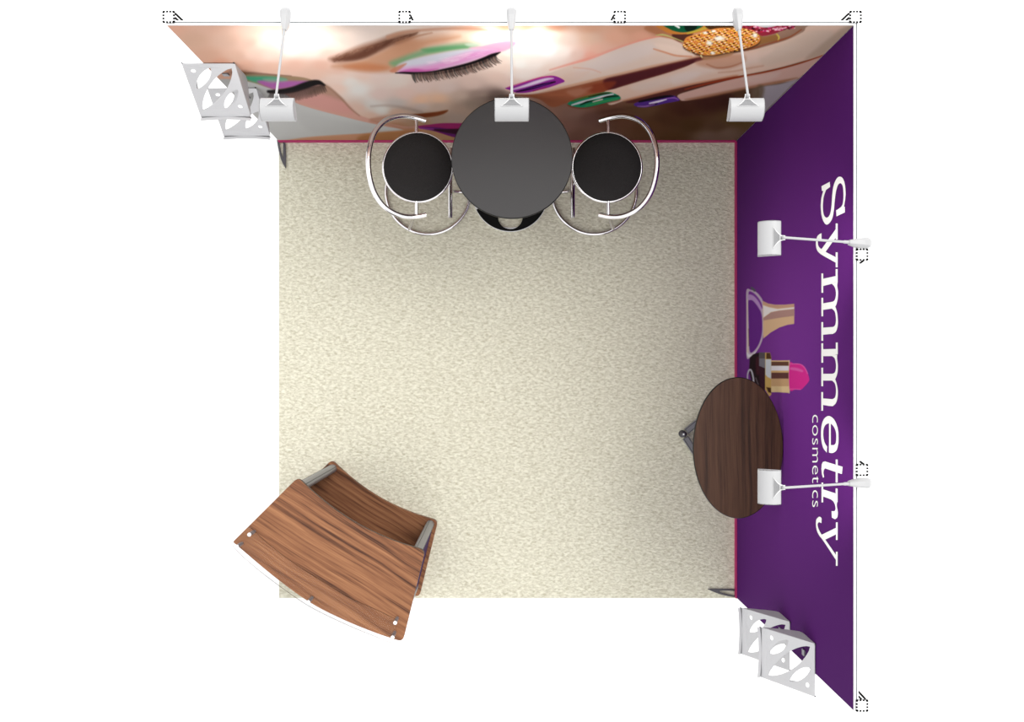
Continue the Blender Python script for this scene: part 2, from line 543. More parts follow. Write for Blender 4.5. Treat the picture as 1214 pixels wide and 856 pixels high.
# ------------------------------------------------------------------ printed back wall (closed eye, hand with rings)
nx, ny = 1060, 185
xs = np.linspace(WL + 0.003, WX - 0.001, nx)
pys = np.linspace(PY - WY * F / (H - WH + 0.004), PY - WY * F / (H - 0.0455), ny)
zz = H - WY * F / (PY - pys)
GX, GZ = np.meshgrid(xs, zz)
ppx = PX + GX * F / (H - GZ)
ppy = np.repeat(pys[:, None], nx, 1)
a = Paint(ppx, ppy)
S = [  # print tones with the lamps' glow and the wall's shade painted in
 (200,32,(222,170,146)),(250,32,(224,180,158)),(300,33,(226,186,170)),(330,31,(225,185,165)),(372,33,(232,205,190)),(400,33,(216,198,186)),(440,34,(226,208,198)),
 (480,32,(228,212,200)),(520,31,(225,200,186)),(560,31,(215,175,155)),(600,31,(205,150,120)),(625,32,(215,160,130)),(660,31,(205,150,122)),(700,32,(226,172,142)),(750,33,(216,160,130)),(775,34,(190,135,105)),
 (230,48,(214,172,148)),(270,48,(216,178,158)),(296,50,(228,188,170)),(312,52,(252,222,206)),(330,46,(255,244,230)),(350,48,(255,254,250)),(375,50,(255,250,240)),(395,54,(252,226,212)),
 (408,46,(226,206,194)),(430,46,(222,204,194)),(455,41,(226,208,196)),(480,52,(196,140,108)),(520,45,(216,180,158)),(545,48,(226,196,172)),(570,46,(250,232,212)),(585,42,(255,248,232)),(605,42,(255,253,245)),
 (630,38,(255,246,230)),(640,48,(255,255,253)),(655,42,(246,222,206)),(672,46,(228,204,190)),(700,46,(228,188,164)),(730,44,(236,178,150)),(760,42,(232,170,142)),
 (245,66,(214,168,144)),(280,66,(226,184,162)),(300,64,(244,208,190)),(320,66,(252,220,204)),(345,60,(255,246,236)),(370,62,(254,234,222)),(390,64,(248,212,196)),
 (262,76,(218,160,134)),(290,78,(236,184,160)),(320,80,(240,194,172)),(350,78,(238,192,172)),(380,78,(232,186,166)),(400,82,(230,190,172)),
 (370,86,(232,192,172)),(400,94,(234,206,192)),(415,98,(228,220,212)),(425,106,(226,222,216)),(400,104,(234,200,184)),(430,90,(226,196,182)),(450,92,(222,198,188)),
 (470,96,(218,202,192)),(500,104,(216,190,180)),(530,104,(216,192,182)),(560,100,(224,194,180)),(590,92,(238,206,190)),(600,80,(250,222,206)),(595,70,(252,226,210)),
 (605,62,(255,246,230)),(625,55,(255,255,252)),(650,60,(255,255,253)),(668,62,(252,236,226)),(685,64,(234,200,186)),(710,58,(236,184,162)),(700,66,(240,174,154)),
 (615,76,(255,250,242)),(635,76,(254,240,230)),(620,88,(248,232,222)),(650,82,(244,220,206)),(605,100,(240,208,194)),
 (450,112,(218,192,182)),(480,112,(220,188,176)),(500,119,(230,184,154)),(520,118,(226,182,152)),(545,114,(196,170,154)),(565,113,(162,138,126)),(590,113,(120,98,90)),
 (440,124,(208,200,194)),(452,130,(216,212,206)),(470,122,(196,184,176)),(425,128,(216,182,166)),(440,138,(214,178,160)),(500,126,(204,184,174)),(520,126,(196,170,154)),(545,130,(176,148,132)),(470,134,(206,170,150)),
 (540,140,(172,150,138)),(520,143,(174,150,132)),(560,125,(160,138,124)),(500,145,(170,134,106)),(470,152,(170,124,94)),(510,158,(178,132,96)),(540,166,(178,136,96)),(450,161,(172,116,74)),
 (660,112,(160,106,84)),(675,120,(146,104,88)),(680,135,(140,104,92)),(670,150,(140,100,88)),(700,140,(122,84,74)),(690,160,(126,88,74)),(720,130,(112,72,56)),
 (740,140,(112,72,52)),(760,132,(106,74,50)),(770,150,(98,62,38)),(790,140,(84,50,30)),(810,130,(72,36,24)),(840,122,(66,30,24)),(860,118,(62,30,24)),
 (820,148,(82,52,26)),(850,150,(94,64,44)),(800,163,(90,58,32)),(840,162,(122,94,80)),(862,158,(128,100,84)),(872,142,(100,74,38)),(890,140,(106,82,46)),(880,112,(84,56,36)),(900,112,(120,100,84)),
]
a.idw(S, power=3.4, soft=5, ys=1.8)
# second face behind the nose bridge
a.poly([(286,88),(310,87),(335,89),(358,92),(375,97),(392,106),(404,116),(415,127),(424,135),(436,140),(455,145),(470,148),(482,150),(500,150),(498,157),(470,156),(420,146),(370,140),(320,120),(290,100)], (206,156,142), 1.0)
a.poly([(385,100),(398,110),(408,120),(398,118),(380,112),(365,112),(372,105)], (168,132,112), 3.0, 0.8)
a.poly([(355,118),(385,112),(410,122),(418,134),(400,134),(370,126)], (208,146,140), 4.0, 0.6)
a.stroke([(372,95),(390,104),(404,116),(415,128),(426,137)], [1,2,2,2,1], (150,112,92), 1.2, 0.75)
a.stroke([(440,143),(462,148),(480,153),(500,152)], [2,4,5,4], (168,118,92), 3, 0.8)
# grey ground beneath that cheek
a.poly([(250,96),(300,97),(322,104),(345,116),(352,122.5),(375,130),(402,137),(430,144),(455,149.5),(478,154.2),(456,156.5),(430,158.6),(400,160),(372,162),(350,164.5),(335,166),(300,160),(250,130)], (192,191,189), 0.9)
a.poly([(355,134),(420,146),(460,154),(420,157),(370,157)], (184,183,181), 4, 0.6)
a.poly([(352,164.5),(380,161.6),(420,159.2),(456,157.2),(480,154.6),(500,153),(500,170),(330,170)], (196,142,110), 1.6)
a.poly([(430,160),(470,155.5),(500,155),(500,169),(430,169)], (168,114,72), 3)
# its eye
a.poly([(286,86),(310,88),(335,89.5),(360,92),(374,97),(366,98),(352,100),(330,107),(318,104),(300,98),(284,94)], (160,134,104), 1.2)
a.poly([(288,91),(305,90.5),(325,91),(340,94),(330,98),(314,98),(300,97)], (70,160,122), 2.2)
a.poly([(305,96),(330,96),(350,96),(366,96.5),(350,102),(335,105),(322,105)], (172,98,166), 2.0)
a.poly([(312,93),(336,93),(340,96),(320,98)], (150,170,150), 2.0, 0.6)
a.blob(283, 86, 12, 2.5, (120,80,60), 0.8)
a.stroke([(286,87),(300,86.5),(318,88),(345,90)], [1,2,1,0.5], (110,80,62), 1.2, 0.7)
a.stroke([(318,108.5),(333,108.5),(348,106),(360,102),(370,99),(378,98),(385,101)], [3,5.5,7,8,7.5,5.5,1.5], (14,10,14), 1.1)
for i in range(90):
    t = i / 89.0; x = 320 + 64 * t; y = 109 - 8 * max(0, t - 0.3) * 1.4
    L = 8 + 4 * math.sin(t * PI) + random.uniform(-1.5, 1)
    dx = -3 + 6.5 * t
    a.stroke([(x, y), (x + dx * 0.5 + 0.6, y + L * 0.6), (x + dx, y + L)], [1.4, 1.0, 0.4], (34, 24, 24), 0.5, 0.42)
# brow
a.poly([(394,79),(410,74),(430,70),(446,63),(462,56),(480,51),(500,47),(520,44),(545,43),(530,49),(505,55),(486,66),(474,78),(468,84),(445,85.5),(420,83)], (196,144,112), 5, 0.9)
a.poly([(408,79),(428,75),(446,76),(460,80),(448,84),(426,83.5)], (196,122,82), 4, 0.75)
a.poly([(390,69.5),(400,65.5),(415,59),(430,53),(445,48.5),(460,43),(475,39),(495,37.5),(488,45),(474,51),(460,56),(448,62),(438,67),(425,70),(408,73.5),(396,73)], (150,108,88), 4.2, 0.9)
a.poly([(408,70),(424,64),(436,57),(450,52),(466,48),(456,56),(444,62),(432,68),(418,71)], (92,54,40), 3.6, 0.9)
a.poly([(400,70.5),(420,64),(445,53),(470,45),(486,42),(474,48),(455,56),(438,64),(420,70)], (96,58,44), 3.4, 0.7)
a.stroke([(396,71),(412,68),(428,66),(444,60)], [3,5,5,4], (104,62,46), 2.6, 0.7)
a.stroke([(460,44),(480,38),(505,35.5),(530,34),(560,34),(578,36)], [5,4,3,3.4,3.6,1], (186,134,106), 1.4, 0.7)
a.stroke([(470,51),(485,46),(498,42),(512,39)], [3,2.4,2,1], (168,116,86), 1.2, 0.7)
for i in range(110):
    t = random.random(); x = 394 + 96 * t; y = 71 - 30 * t + random.uniform(-3.5, 4) * (1 - 0.55 * t)
    a.stroke([(x, y), (x + 4 + 5 * t, y - 2.6 + random.uniform(-.5, .5))], [0.9, 0.4], random.choice([(84,48,34),(110,66,46),(150,104,82)]), 0.6, 0.35, False)
# lid colours
a.poly([(462,74),(476,68),(492,62),(508,57),(530,53),(552,51),(568,53),(560,57.5),(536,60),(512,64),(494,69),(478,75),(468,79)], (110,160,116), 4.2, 0.85)
a.poly([(500,58.5),(520,56),(545,55),(556,56),(535,59),(510,62)], (84,152,96), 3.0, 0.75)
a.poly([(552,52),(575,50),(590,51),(580,54),(560,56)], (216,226,208), 2, 0.6)
a.poly([(556,57.5),(572,54.5),(588,50.5),(604,48.5),(612,51),(604,58),(592,62),(578,62)], (238,168,196), 1.8, 0.95)
a.poly([(470,79),(480,73),(496,68.5),(515,64.5),(540,60),(560,58),(578,58),(590,60),(578,65),(560,72),(540,78),(516,83),(495,85.5),(474,86)], (206,204,216), 2.2)
a.poly([(476,81),(500,78),(520,74),(540,67),(560,61),(580,58.5),(592,60),(580,66),(560,72),(540,78),(516,83.5),(495,85.5),(474,86)], (224,144,198), 4.2, 0.85)
a.poly([(525,71),(545,65),(560,62),(548,70),(530,76)], (232,190,216), 1.6, 0.6)
a.poly([(474,85),(490,81.5),(505,82.5),(520,81),(505,85.5),(485,86)], (196,84,160), 1.6, 0.8)
a.poly([(462,84),(472,78),(482,75),(476,81),(468,86)], (196,120,90), 1.5, 0.8)
for i in range(26):
    t = random.random(); x = 500 + 70 * t; y = 78 - 16 * t + random.uniform(-4, 3)
    a.stroke([(x, y), (x + 9, y - 1.6)], [0.7, 0.4], (242, 214, 230), 0.5, 0.45, False)
a.stroke([(469,86.6),(478,86.3),(495,87),(512,86.5),(530,83.5),(548,79.5),(562,75.5),(574,71),(584,66),(593,62)],
         [0.8,2.2,3.2,4.4,5.6,6.2,6.4,6.4,5,1], (14, 8, 12), 0.8)
for i in range(190):
    t = i / 189.0; x = 488 + 100 * t
    y = 88 - 1.5 * t - 20 * t * t
    L = (9.5 - 1.0 * t) * random.uniform(0.7, 1.1)
    dx = 2.5 - 1.0 * t + random.uniform(-1.5, 1.5) + 4.5 * t
    a.stroke([(x, y), (x + dx * 0.3, y + L * 0.55), (x + dx, y + L)], [1.3, 0.9, 0.5],
             random.choice([(60,44,40),(90,66,58),(46,50,50),(140,112,98)]), 0.5, 0.62)
# light modelling around the nose, nostril, lips
a.stroke([(420,98),(428,108),(438,118),(446,124),(456,130)], [3,4,5,5,3], (222,218,212), 4, 0.45)
a.stroke([(440,126),(460,125),(480,128),(500,133)], [1,2,2.5,2], (168,150,142), 1.8, 0.7)
a.poly([(478,137),(500,134.5),(518,132.5),(531,130.5),(526,135),(512,138.5),(494,139.5)], (122,58,26), 1.3)
a.poly([(440,141),(460,137),(480,137),(470,142),(455,143)], (166,108,84), 2.4, 0.6)
a.poly([(494,150),(510,147.5),(525,146),(550,146),(570,146),(570,168),(556,166),(540,163),(524,158.5),(510,153.5)], (150,34,98), 0.8)
a.poly([(496,151.5),(512,150.5),(530,152.5),(550,155),(550,164),(535,161.5),(518,156)], (96,26,104), 1.0)
a.poly([(512,153.5),(530,153),(552,153),(552,160),(530,157.5)], (44, 8, 26), 1.0, 0.9)
a.stroke([(498,152),(514,153.2)], [1.5,1.2], (150,60,150), 0.6, 0.9)
# cheek edge and first finger
a.stroke([(652,83),(672,77),(700,69),(725,60),(745,53),(765,47),(788,42)], [1,2,2.6,3,3,2.5,1], (240,150,132), 1.4, 0.85)
a.poly([(636,93),(660,83.5),(680,76.5),(702,70.3),(722,62),(742,54.5),(765,47.5),(786,44),(800,48),(812,55),(822,64),(826,69),(800,73.5),(770,80),(745,86.5),(715,93.5),(690,99.5),(665,105),(640,110),(622,112),(618,104)], (228,202,186), 0.9)
a.poly([(700,72),(740,57),(770,50),(775,62),(740,76),(705,86),(680,90)], (226,208,200), 5, 0.8)
a.poly([(640,110),(665,103),(690,97),(715,91),(745,84),(775,77),(806,71),(826,66),(828,70),(800,74),(770,80.5),(740,88),(700,97.5),(660,107)], (214,160,126), 1.8, 0.85)
a.poly([(776,52),(796,54),(812,60),(822,66),(806,66),(788,62)], (242,214,196), 2.5, 0.7)
a.stroke([(775,58),(788,62),(802,66),(820,67)], [1,1.6,1.6,1.2], (208,122,80), 1.0, 0.8)
a.stroke([(680,80),(700,82),(712,86)], [1,1.4,1], (226,166,142), 1.2, 0.6)
a.poly([(664,92),(676,86),(700,84),(690,92),(674,99)], (230,196,178), 2.5, 0.6)
# dark gaps between the fingers
a.poly([(600,113),(640,111),(668,105.5),(700,97.5),(735,89.5),(765,82.5),(800,74.5),(830,68),(832,72),(815,78),(790,86.5),(762,95),(740,101.5),(722,107.5),(700,114),(675,121),(655,127),(640,118),(618,114)], (158,90,62), 1.4)
a.poly([(716,95),(740,88.5),(770,81.5),(800,74.5),(830,68),(832,72),(815,78),(790,86.5),(762,95),(740,101.5),(722,107)], (78,26,34), 2.2, 0.95)
a.poly([(690,104),(712,98),(730,97),(722,106),(704,110)], (138,58,34), 2.4, 0.8)
a.poly([(672,108),(690,104),(702,103),(694,110),(682,115)], (186,130,106), 3, 0.6)
# second finger
a.poly([(716,110),(730,105),(745,100.5),(765,94.5),(790,87),(812,79.5),(826,73.5),(850,68),(872,63),(895,58.5),(915,53),(935,46.5),(952,38),(962,30),(1014,29),(1010,36),(992,52),(976,65),(950,73),(925,80),(900,85.5),(872,91),(845,96),(818,101.5),(790,108),(762,114.5),(740,119.5),(722,124)], (226,192,172), 0.9)
a.poly([(750,101),(800,87),(850,73),(900,63),(940,52),(940,60),(900,74),(850,85),(800,98),(760,108)], (226,204,192), 4, 0.7)
a.poly([(900,60),(930,50),(955,38),(985,36),(985,50),(960,66),(930,74),(905,78)], (214,190,172), 4, 0.8)
a.poly([(1000,32),(1014,29),(1010,36),(992,52),(976,65),(955,70),(970,56),(985,44)], (190,166,146), 3, 0.8)
a.poly([(738,119),(765,112),(790,106),(815,100),(845,94),(872,89),(872,91.5),(845,96.5),(815,102.5),(785,109.5),(750,118)], (196,124,88), 1.8, 0.85)
a.poly([(825,73),(845,68.5),(868,64),(884,66),(880,76),(862,82),(845,81),(830,78)], (200,148,120), 3, 0.8)
a.stroke([(838,76),(850,80.5),(866,79),(880,74)], [1,1.8,1.6,1], (164,100,72), 1.1, 0.7)
a.stroke([(852,86),(870,84.5),(888,81),(905,78)], [1,1.4,1.4,1], (186,134,108), 1.2, 0.6)
a.poly([(795,92),(815,86),(830,86),(820,94),(800,100)], (230,210,202), 3.5, 0.7)
a.poly([(884,64),(905,60),(918,58),(905,68),(890,72)], (232,200,184), 3, 0.6)
# gap two, third finger
a.poly([(742,121),(765,114.5),(790,108),(818,101.5),(845,96),(872,91),(872,93),(848,98.5),(825,104),(806,110),(795,114),(770,118),(752,122)], (88,40,36), 1.2)
a.poly([(804,112.5),(822,106.5),(845,100),(872,93),(900,87.5),(925,82),(950,75),(978,65),(966,76),(946,93.5),(925,98),(905,101.5),(880,106),(856,111),(832,116),(812,119.5),(806,118)], (214,172,158), 0.9)
a.poly([(812,118),(840,112),(870,106),(905,99),(945,92),(930,97.5),(900,103),(866,110),(832,117)], (156,104,74), 1.8, 0.8)
a.stroke([(812,106),(840,98.8),(872,92),(900,87),(925,81.3),(950,74.5),(978,65)], [1,2.2,2.2,1.8,1.6,1.4,1.2], (158,58,28), 0.8, 0.95)
a.poly([(880,92),(905,88),(925,86),(915,94),(890,98)], (220,190,178), 3, 0.6)
# pale ground beside the little finger
a.poly([(902,103.5),(925,99.5),(946,94),(938,102),(925,115),(912,128),(902,138),(898,125),(900,112)], (170,160,168), 1.6)
a.poly([(898,103),(906,104),(903,120),(900,134),(894,130)], (110,90,70), 3, 0.8)
# nails
nail = [(599,104.5),(612,101),(628,95.5),(641,91.5),(653,89.6),(661,91),(668,94.5),(669,97),(663,99.5),(650,104),(636,107.5),(624,110),(612,110),(605,107)]
a.poly([(x + (0.9 if x > 630 else -.2), y + (0.9 if y > 98 else -0.9)) for x, y in nail], (244,196,178), 1.2)
a.poly(nail, (146,44,150), 0.6)
a.stroke([(602,103.5),(625,96.5),(643,91.5),(655,91)], [0.9,1.4,1.4,0.8], (206,70,140), 0.6)
a.stroke([(608,106),(622,102),(636,97.5),(648,94),(656,93)], [1.6,3,4,3,1], (246,232,246), 0.9, 0.9)
a.stroke([(612,109),(628,105),(644,100.5),(658,97)], [1,3,3,1.5], (22,4,26), 0.7)
a.stroke([(618,106.5),(640,102),(652,98)], [0.6,1.2,0.8], (96,30,140), 0.5)
a.stroke([(632,108),(648,103.5)], [1,0.8], (170,40,90), 0.5)
nail2 = [(673,122.5),(682,117.5),(697,113.5),(712,110),(722,109),(730,111.5),(735.5,115),(734,118),(724,120.5),(710,124),(697,127),(686,127.3),(677,125.5)]
a.poly([(x, y + 1.5) for x, y in nail2], (122,58,40), 1.6, 0.8)
a.poly(nail2, (22,136,96), 0.6)
a.stroke([(678,120),(695,115),(712,111.2),(724,110)], [1.4,2.2,1.8,0.8], (96,98,34), 0.6)
a.stroke([(698,115),(712,111.8),(722,110.4)], [0.8,1.4,0.8], (34,22,10), 0.5)
a.stroke([(678,124.5),(688,121.5),(700,118),(714,114.5),(727,111.5)], [1.6,2.4,1.6,2.4,1.6], (224,212,222), 0.7)
a.stroke([(688,124.5),(696,121),(704,119.5)], [1,2.2,1], (6,34,20), 0.6)
a.stroke([(713,116.5),(722,114.6),(733,113.8)], [1,2.4,1.4], (4,40,22), 0.6)
a.stroke([(703,120.8),(714,117.8)], [1.2,1.6], (228,200,186), 0.6)
a.stroke([(694,125.6),(712,121),(733,117)], [1,1.4,1], (70,160,80), 0.6)
nail3 = [(751.5,123.5),(758,120.5),(772,117),(786,114),(797,113),(803,115.5),(806,118.5),(803,120),(790,122.3),(776,125.5),(764,127.3),(755,126.5)]
a.poly(nail3, (86,44,140), 0.6)
a.stroke([(758,120.5),(775,117),(790,114.3),(798,114)], [2,3,2.6,1], (10,2,16), 0.6)
a.stroke([(770,122.5),(780,120.5),(790,117.8)], [1.4,2.4,1.2], (244,234,248), 0.6)
a.stroke([(770,125),(779,122.8)], [1.4,1.0], (8,4,12), 0.6)
a.stroke([(756,126),(766,126),(776,123.5)], [1,1.6,1], (176,120,196), 0.6, 0.9)
a.stroke([(790,117),(799,116),(804,118)], [0.8,1.2,0.8], (180,120,206), 0.5, 0.8)
# rings
a.poly([(770,30),(783,33),(800,38),(812,41),(806,46),(790,45),(776,40),(764,34)], (176,110,72), 1.6, 0.7)
a.poly([(798,40),(812,38),(822,38),(818,46),(808,50),(798,45)], (84,44,36), 1.4)
a.poly([(781,29),(786,36),(796,40),(812,40.6),(830,38.5),(844,34),(846,29)], (206,128,56), 0.8)
a.poly([(789,29),(793,34),(802,37.5),(813,38.3),(826,35),(832,29)], (8,92,58), 0.8)
a.poly([(812,29),(826,29),(824,35),(814,37)], (8,32,22), 0.8)
a.stroke([(801,30),(805,32.5)], [3,2.4], (250,250,244), 0.5)
a.stroke([(815,39.5),(828,36),(840,32)], [1.6,2.4,2], (190,170,60), 0.8)
a.stroke([(778,42),(786,41.2),(796,44),(811,50)], [1.2,2.2,1.4,1.2], (196,186,116), 0.6)
a.poly([(838,29),(846,36),(880,34),(884,29)], (70,44,20), 1.0)
a.poly([(880,29),(884,36),(892,41),(902,43),(914,41),(926,37),(938,32),(944,29)], (150,40,58), 0.8)
for i in range(90):
    x = 882 + 58 * random.random(); y = 30 + random.random() * (9 - 7 * abs(x - 902) / 50)
    a.stroke([(x, y), (x + random.uniform(1, 3), y + random.uniform(-1, 1))], [1.8, 1.2],
             random.choice([(236,80,84),(60,6,22),(200,30,60),(250,200,210),(90,14,40),(190,40,110)]), 0.5, 0.9, False)
a.poly([(897,30),(912,29),(924,29),(915,32),(904,32.5)], (206,200,200), 0.8)
a.poly([(898,42),(906,43.5),(920,41),(924,44),(922,47.5),(908,51),(892,56),(886,60),(884,52)], (150,104,60), 1.0)
a.stroke([(921,40.5),(923.5,44),(922.5,48)], [1.6,2,1.6], (206,180,84), 0.5)
a.stroke([(880,60),(895,56.5),(910,52),(924,48),(938,43),(950,35)], [1.4,1.6,1.2,1.8,1.4,1], (150,70,40), 1.0, 0.9)
ringm = [(810,52),(813,45),(821,41.5),(828,40),(836,37),(850,33.5),(868,33),(884,34),(896,38),(901,44),(900,50),(892,55),(878,59),(860,62.5),(846,65.5),(832,65),(818,60),(811,56)]
a.poly([(x, y + 1.6) for x, y in ringm], (74,44,28), 1.6)
a.poly(ringm, (226,140,66), 0.8)
X, Y = a.X, a.Y
u = ((X - 855) * 0.992 - (Y - 49) * 0.12); v = ((X - 855) * 0.12 + (Y - 49) * 0.992)
inm = ((u / 45.5) ** 2 + (v / 14.5) ** 2) < 1
cell = np.sin(u * 0.78 + v * 0.7) * np.sin(v * 1.45 - u * 0.30)
nz = np.sin(u * 0.31 + 1.3) * np.sin(v * 0.6 + u * 0.11)
a.over((30, 12, 10), np.where(inm & (cell > 0.38) & (nz > -0.3), 0.92, 0))
a.over((255, 236, 190), np.where(inm & (cell < -0.45) & (nz > -0.5), 0.8, 0))
a.over((250, 196, 60), np.where(inm & (np.sin(u * 0.55 - v * 1.1) > 0.75), 0.7, 0))
a.over((196, 60, 40), np.where(inm & (np.sin(u * 1.7 + 2) * np.sin(v * 1.3 + 1) > 0.72), 0.7, 0))
for (x, y, rx, ry) in ((853,45.5,7,3),(841,51,4,3),(845,63,3,1.8),(895,42,3,3),(836,39,3,1.5),(846,37,3,1.5)):
    a.blob(x, y, rx, ry, (255,255,244), 0.95, p=1.6)
a.stroke([(831,66),(832.5,68)], [2,1.6], (232,214,150), 0.5)
a.poly([(834,66.5),(850,66),(868,62),(866,66),(848,70),(834,71)], (176,124,84), 1.6, 0.7)
P3 = np.stack([GX, np.full_like(GX, WY), GZ], -1)
g = printed_sheet('graphic_panel', M['back'], P3, a.rgb, wb)
tag(g, 'printed fabric with a closed made-up eye and a ringed hand')

# ------------------------------------------------------------------ printed right wall (purple, cosmetics)
nz_, ny2 = 190, 1060
pxs = np.linspace(PX + WX * F / (H - WH + 0.004), PX + WX * F / (H - 0.0455), nz_)
zz = H - WX * F / (pxs - PX)
ys = np.linspace(WY - 0.001, WB + 0.003, ny2)
GY, GZ = np.meshgrid(ys, zz)
qx = np.repeat(pxs[:, None], ny2, 1)
qy = PY - GY * F / (H - GZ)
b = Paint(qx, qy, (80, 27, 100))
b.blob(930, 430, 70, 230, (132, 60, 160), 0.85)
b.poly([(885,344),(890,343.6),(896,346),(901,351),(904.5,358),(905.5,375),(904.8,398),(901,410),(896,418),(890,423.5),(885.3,424),(884.8,400),(884.8,365)], (196,176,196), 0.5)
b.poly([(887.3,356),(891,355.5),(896,359),(901,367),(903.4,376),(903.4,394),(900,407),(894,416),(889,417),(888,400),(887.3,375)], (104,40,136), 0.8)
b.poly([(888,345.5),(893,347),(899,353),(903,360),(903.5,366),(898,357),(892,352),(888,351)], (120,50,150), 0.7)
b.poly([(887.5,349.5),(893,350.5),(899,357),(902.5,365),(902,368.5),(897,361.5),(892,356),(887.5,355.5)], (188,146,204), 0.6)
b.stroke([(886,356),(886.3,385),(886.6,418)], [1.2,0.9,1.6], (226,206,190), 0.4)
b.stroke([(887.6,390),(888,410)], [0.8,0.8], (84,30,60), 0.4, 0.8)
b.poly([(885.5,418),(890,420.5),(897,416),(892,422),(887,423.5)], (226,222,230), 0.6)
b.stroke([(891,341),(894.5,344.5)], [2,2.6], (86,90,90), 0.5)
cap = [(904.3,357),(911,360),(919,361.3),(930,361.3),(941.5,360.3),(941.7,372),(941.5,384),(934,385),(924,388.3),(914,394),(905,401.3)]
b.poly(cap, (222,184,146), 0.5, smooth=False)
b.poly([(904.5,357),(912,361),(925,362),(941.5,361),(941.5,364),(922,365.5),(911,363.5),(904.5,361)], (204,160,134), 0.5, smooth=False)
b.poly([(904.7,362),(912,364.5),(922,366.5),(941.5,364.3),(941.5,366),(924,368),(914,370),(905,376.5)], (240,232,232), 0.8, smooth=False)
b.poly([(905,377),(914,370.5),(924,368.2),(941.5,366.5),(941.5,374.5),(926,376.5),(914,378.5),(905,380)], (180,140,132), 0.7, smooth=False)
# dark compact, lipstick
b.poly([(889,424),(893,420),(900,418),(908,419),(908,462),(900,466),(892,456),(888,440)], (34,18,24), 0.9, smooth=False)
b.poly([(896,426),(900,424),(902,440),(897,444)], (70,24,40), 1.2, 0.8)
b.stroke([(886.5,452),(886.3,444),(888.5,438.5),(891,440),(893,448),(893.5,455)], [1.6,1.6,2,2,2,2], (186,182,196), 0.5)
b.stroke([(896,448),(899,456)], [1,1], (150,140,150), 0.5, 0.7)
b.poly([(900,418),(907.3,418),(907.3,437),(900,434)], (120,116,128), 0.5, smooth=False)
b.poly([(900,418),(907.3,418),(907.3,425),(900,425)], (88,80,86), 0.5, smooth=False)
b.poly([(900,434),(907.3,437),(907.3,462),(902,463),(900,446)], (56,24,40), 0.8, smooth=False)
b.poly([(907,418),(913,418),(914.5,424),(914.5,468),(912,470),(907,462)], (206,168,100), 0.5, smooth=False)
b.poly([(908.5,418.5),(913,418.5),(914.5,425.5),(908.5,425.5)], (84,56,34), 0.6, smooth=False)
b.poly([(907.5,426),(914.2,426),(914.2,449),(910,447),(907.5,444)], (206,210,220), 0.5, smooth=False)
b.poly([(908.5,459),(914,460),(914.3,466),(911,465)], (66,36,24), 0.7, smooth=False)
b.poly([(914.2,427.3),(936,427.3),(936,466),(914.2,464.3)], (226,190,140), 0.4, smooth=False)
for y0, y1, c in ((428.8,433.8,(104,68,56)),(433.8,439.5,(232,226,236)),(439.5,441.8,(216,176,120)),(441.8,449,(100,62,58)),(449,458,(206,166,124)),(458,465,(238,208,160))):
    b.poly([(914.4,y0),(935.2,y0),(935.2,y1),(914.4,y1)], c, 0.5, smooth=False)
b.stroke([(935.6,427.5),(935.6,466)], [0.9,0.9], (236,208,170), 0.4)
b.poly([(936,431.3),(941,431),(948,431.3),(953,434),(957,441),(959.3,449),(958.3,453),(953,459),(949.5,462),(943,461.8),(936,461.5)], (224,50,150), 0.5)
b.stroke([(938,437),(945,438),(951,440)], [3,3.4,2.4], (232,104,180), 0.8, 0.9)
b.stroke([(937,431.5),(948,431.8),(954,436),(957.5,443)], [0.8]*4, (244,130,190), 0.4, 0.8)
b.stroke([(937,461.2),(949,461.6)], [0.8,0.8], (240,120,186), 0.4, 0.8)
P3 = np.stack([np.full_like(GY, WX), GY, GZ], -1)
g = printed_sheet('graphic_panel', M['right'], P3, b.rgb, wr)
g.data.flip_normals() if hasattr(g.data, 'flip_normals') else None
tag(g, 'purple printed fabric with a perfume bottle and a pink lipstick')


# ------------------------------------------------------------------ lettering on the right wall
LAY = [0]


def wallpt(px, py, off=0.0012):
    off = 0.0008 + 0.00012 * (LAY[0] % 7)
    d = WX / (px - PX)
    return (WX - off, (PY - py) * d, H - WX * F / (px - PX))


SC = 50 / 611.0
def g_(ox, oy, pts): return [(ox + x * SC, oy + y * SC) for x, y in pts]


def letter_poly(m, pts):
    LAY[0] += 1
    n = len(pts)
    bm = bmesh.new()
    vs = [bm.verts.new(wallpt(*p)) for p in pts]
    f = bm.faces.new(vs); f.normal_update()
    bmesh.ops.triangulate(bm, faces=[f], ngon_method='EAR_CLIP')
    bm.verts.index_update()
    m.add([v.co.copy() for v in bm.verts], [tuple(v.index for v in t.verts) for t in bm.faces])
    bm.free()


def ribbon(m, A, B, n=6):
    LAY[0] += 1
    A, B = catmull(A, False, n), catmull(B, False, n)
    vs = [wallpt(*p) for p in A] + [wallpt(*p) for p in B]
    k = len(A)
    m.add(vs, [(i, i + 1, k + i + 1, k + i) for i in range(k - 1)])


def rect(ox, oy, x0, x1, y0, y1): return g_(ox, oy, [(x0, y0), (x1, y0), (x1, y1), (x0, y1)])


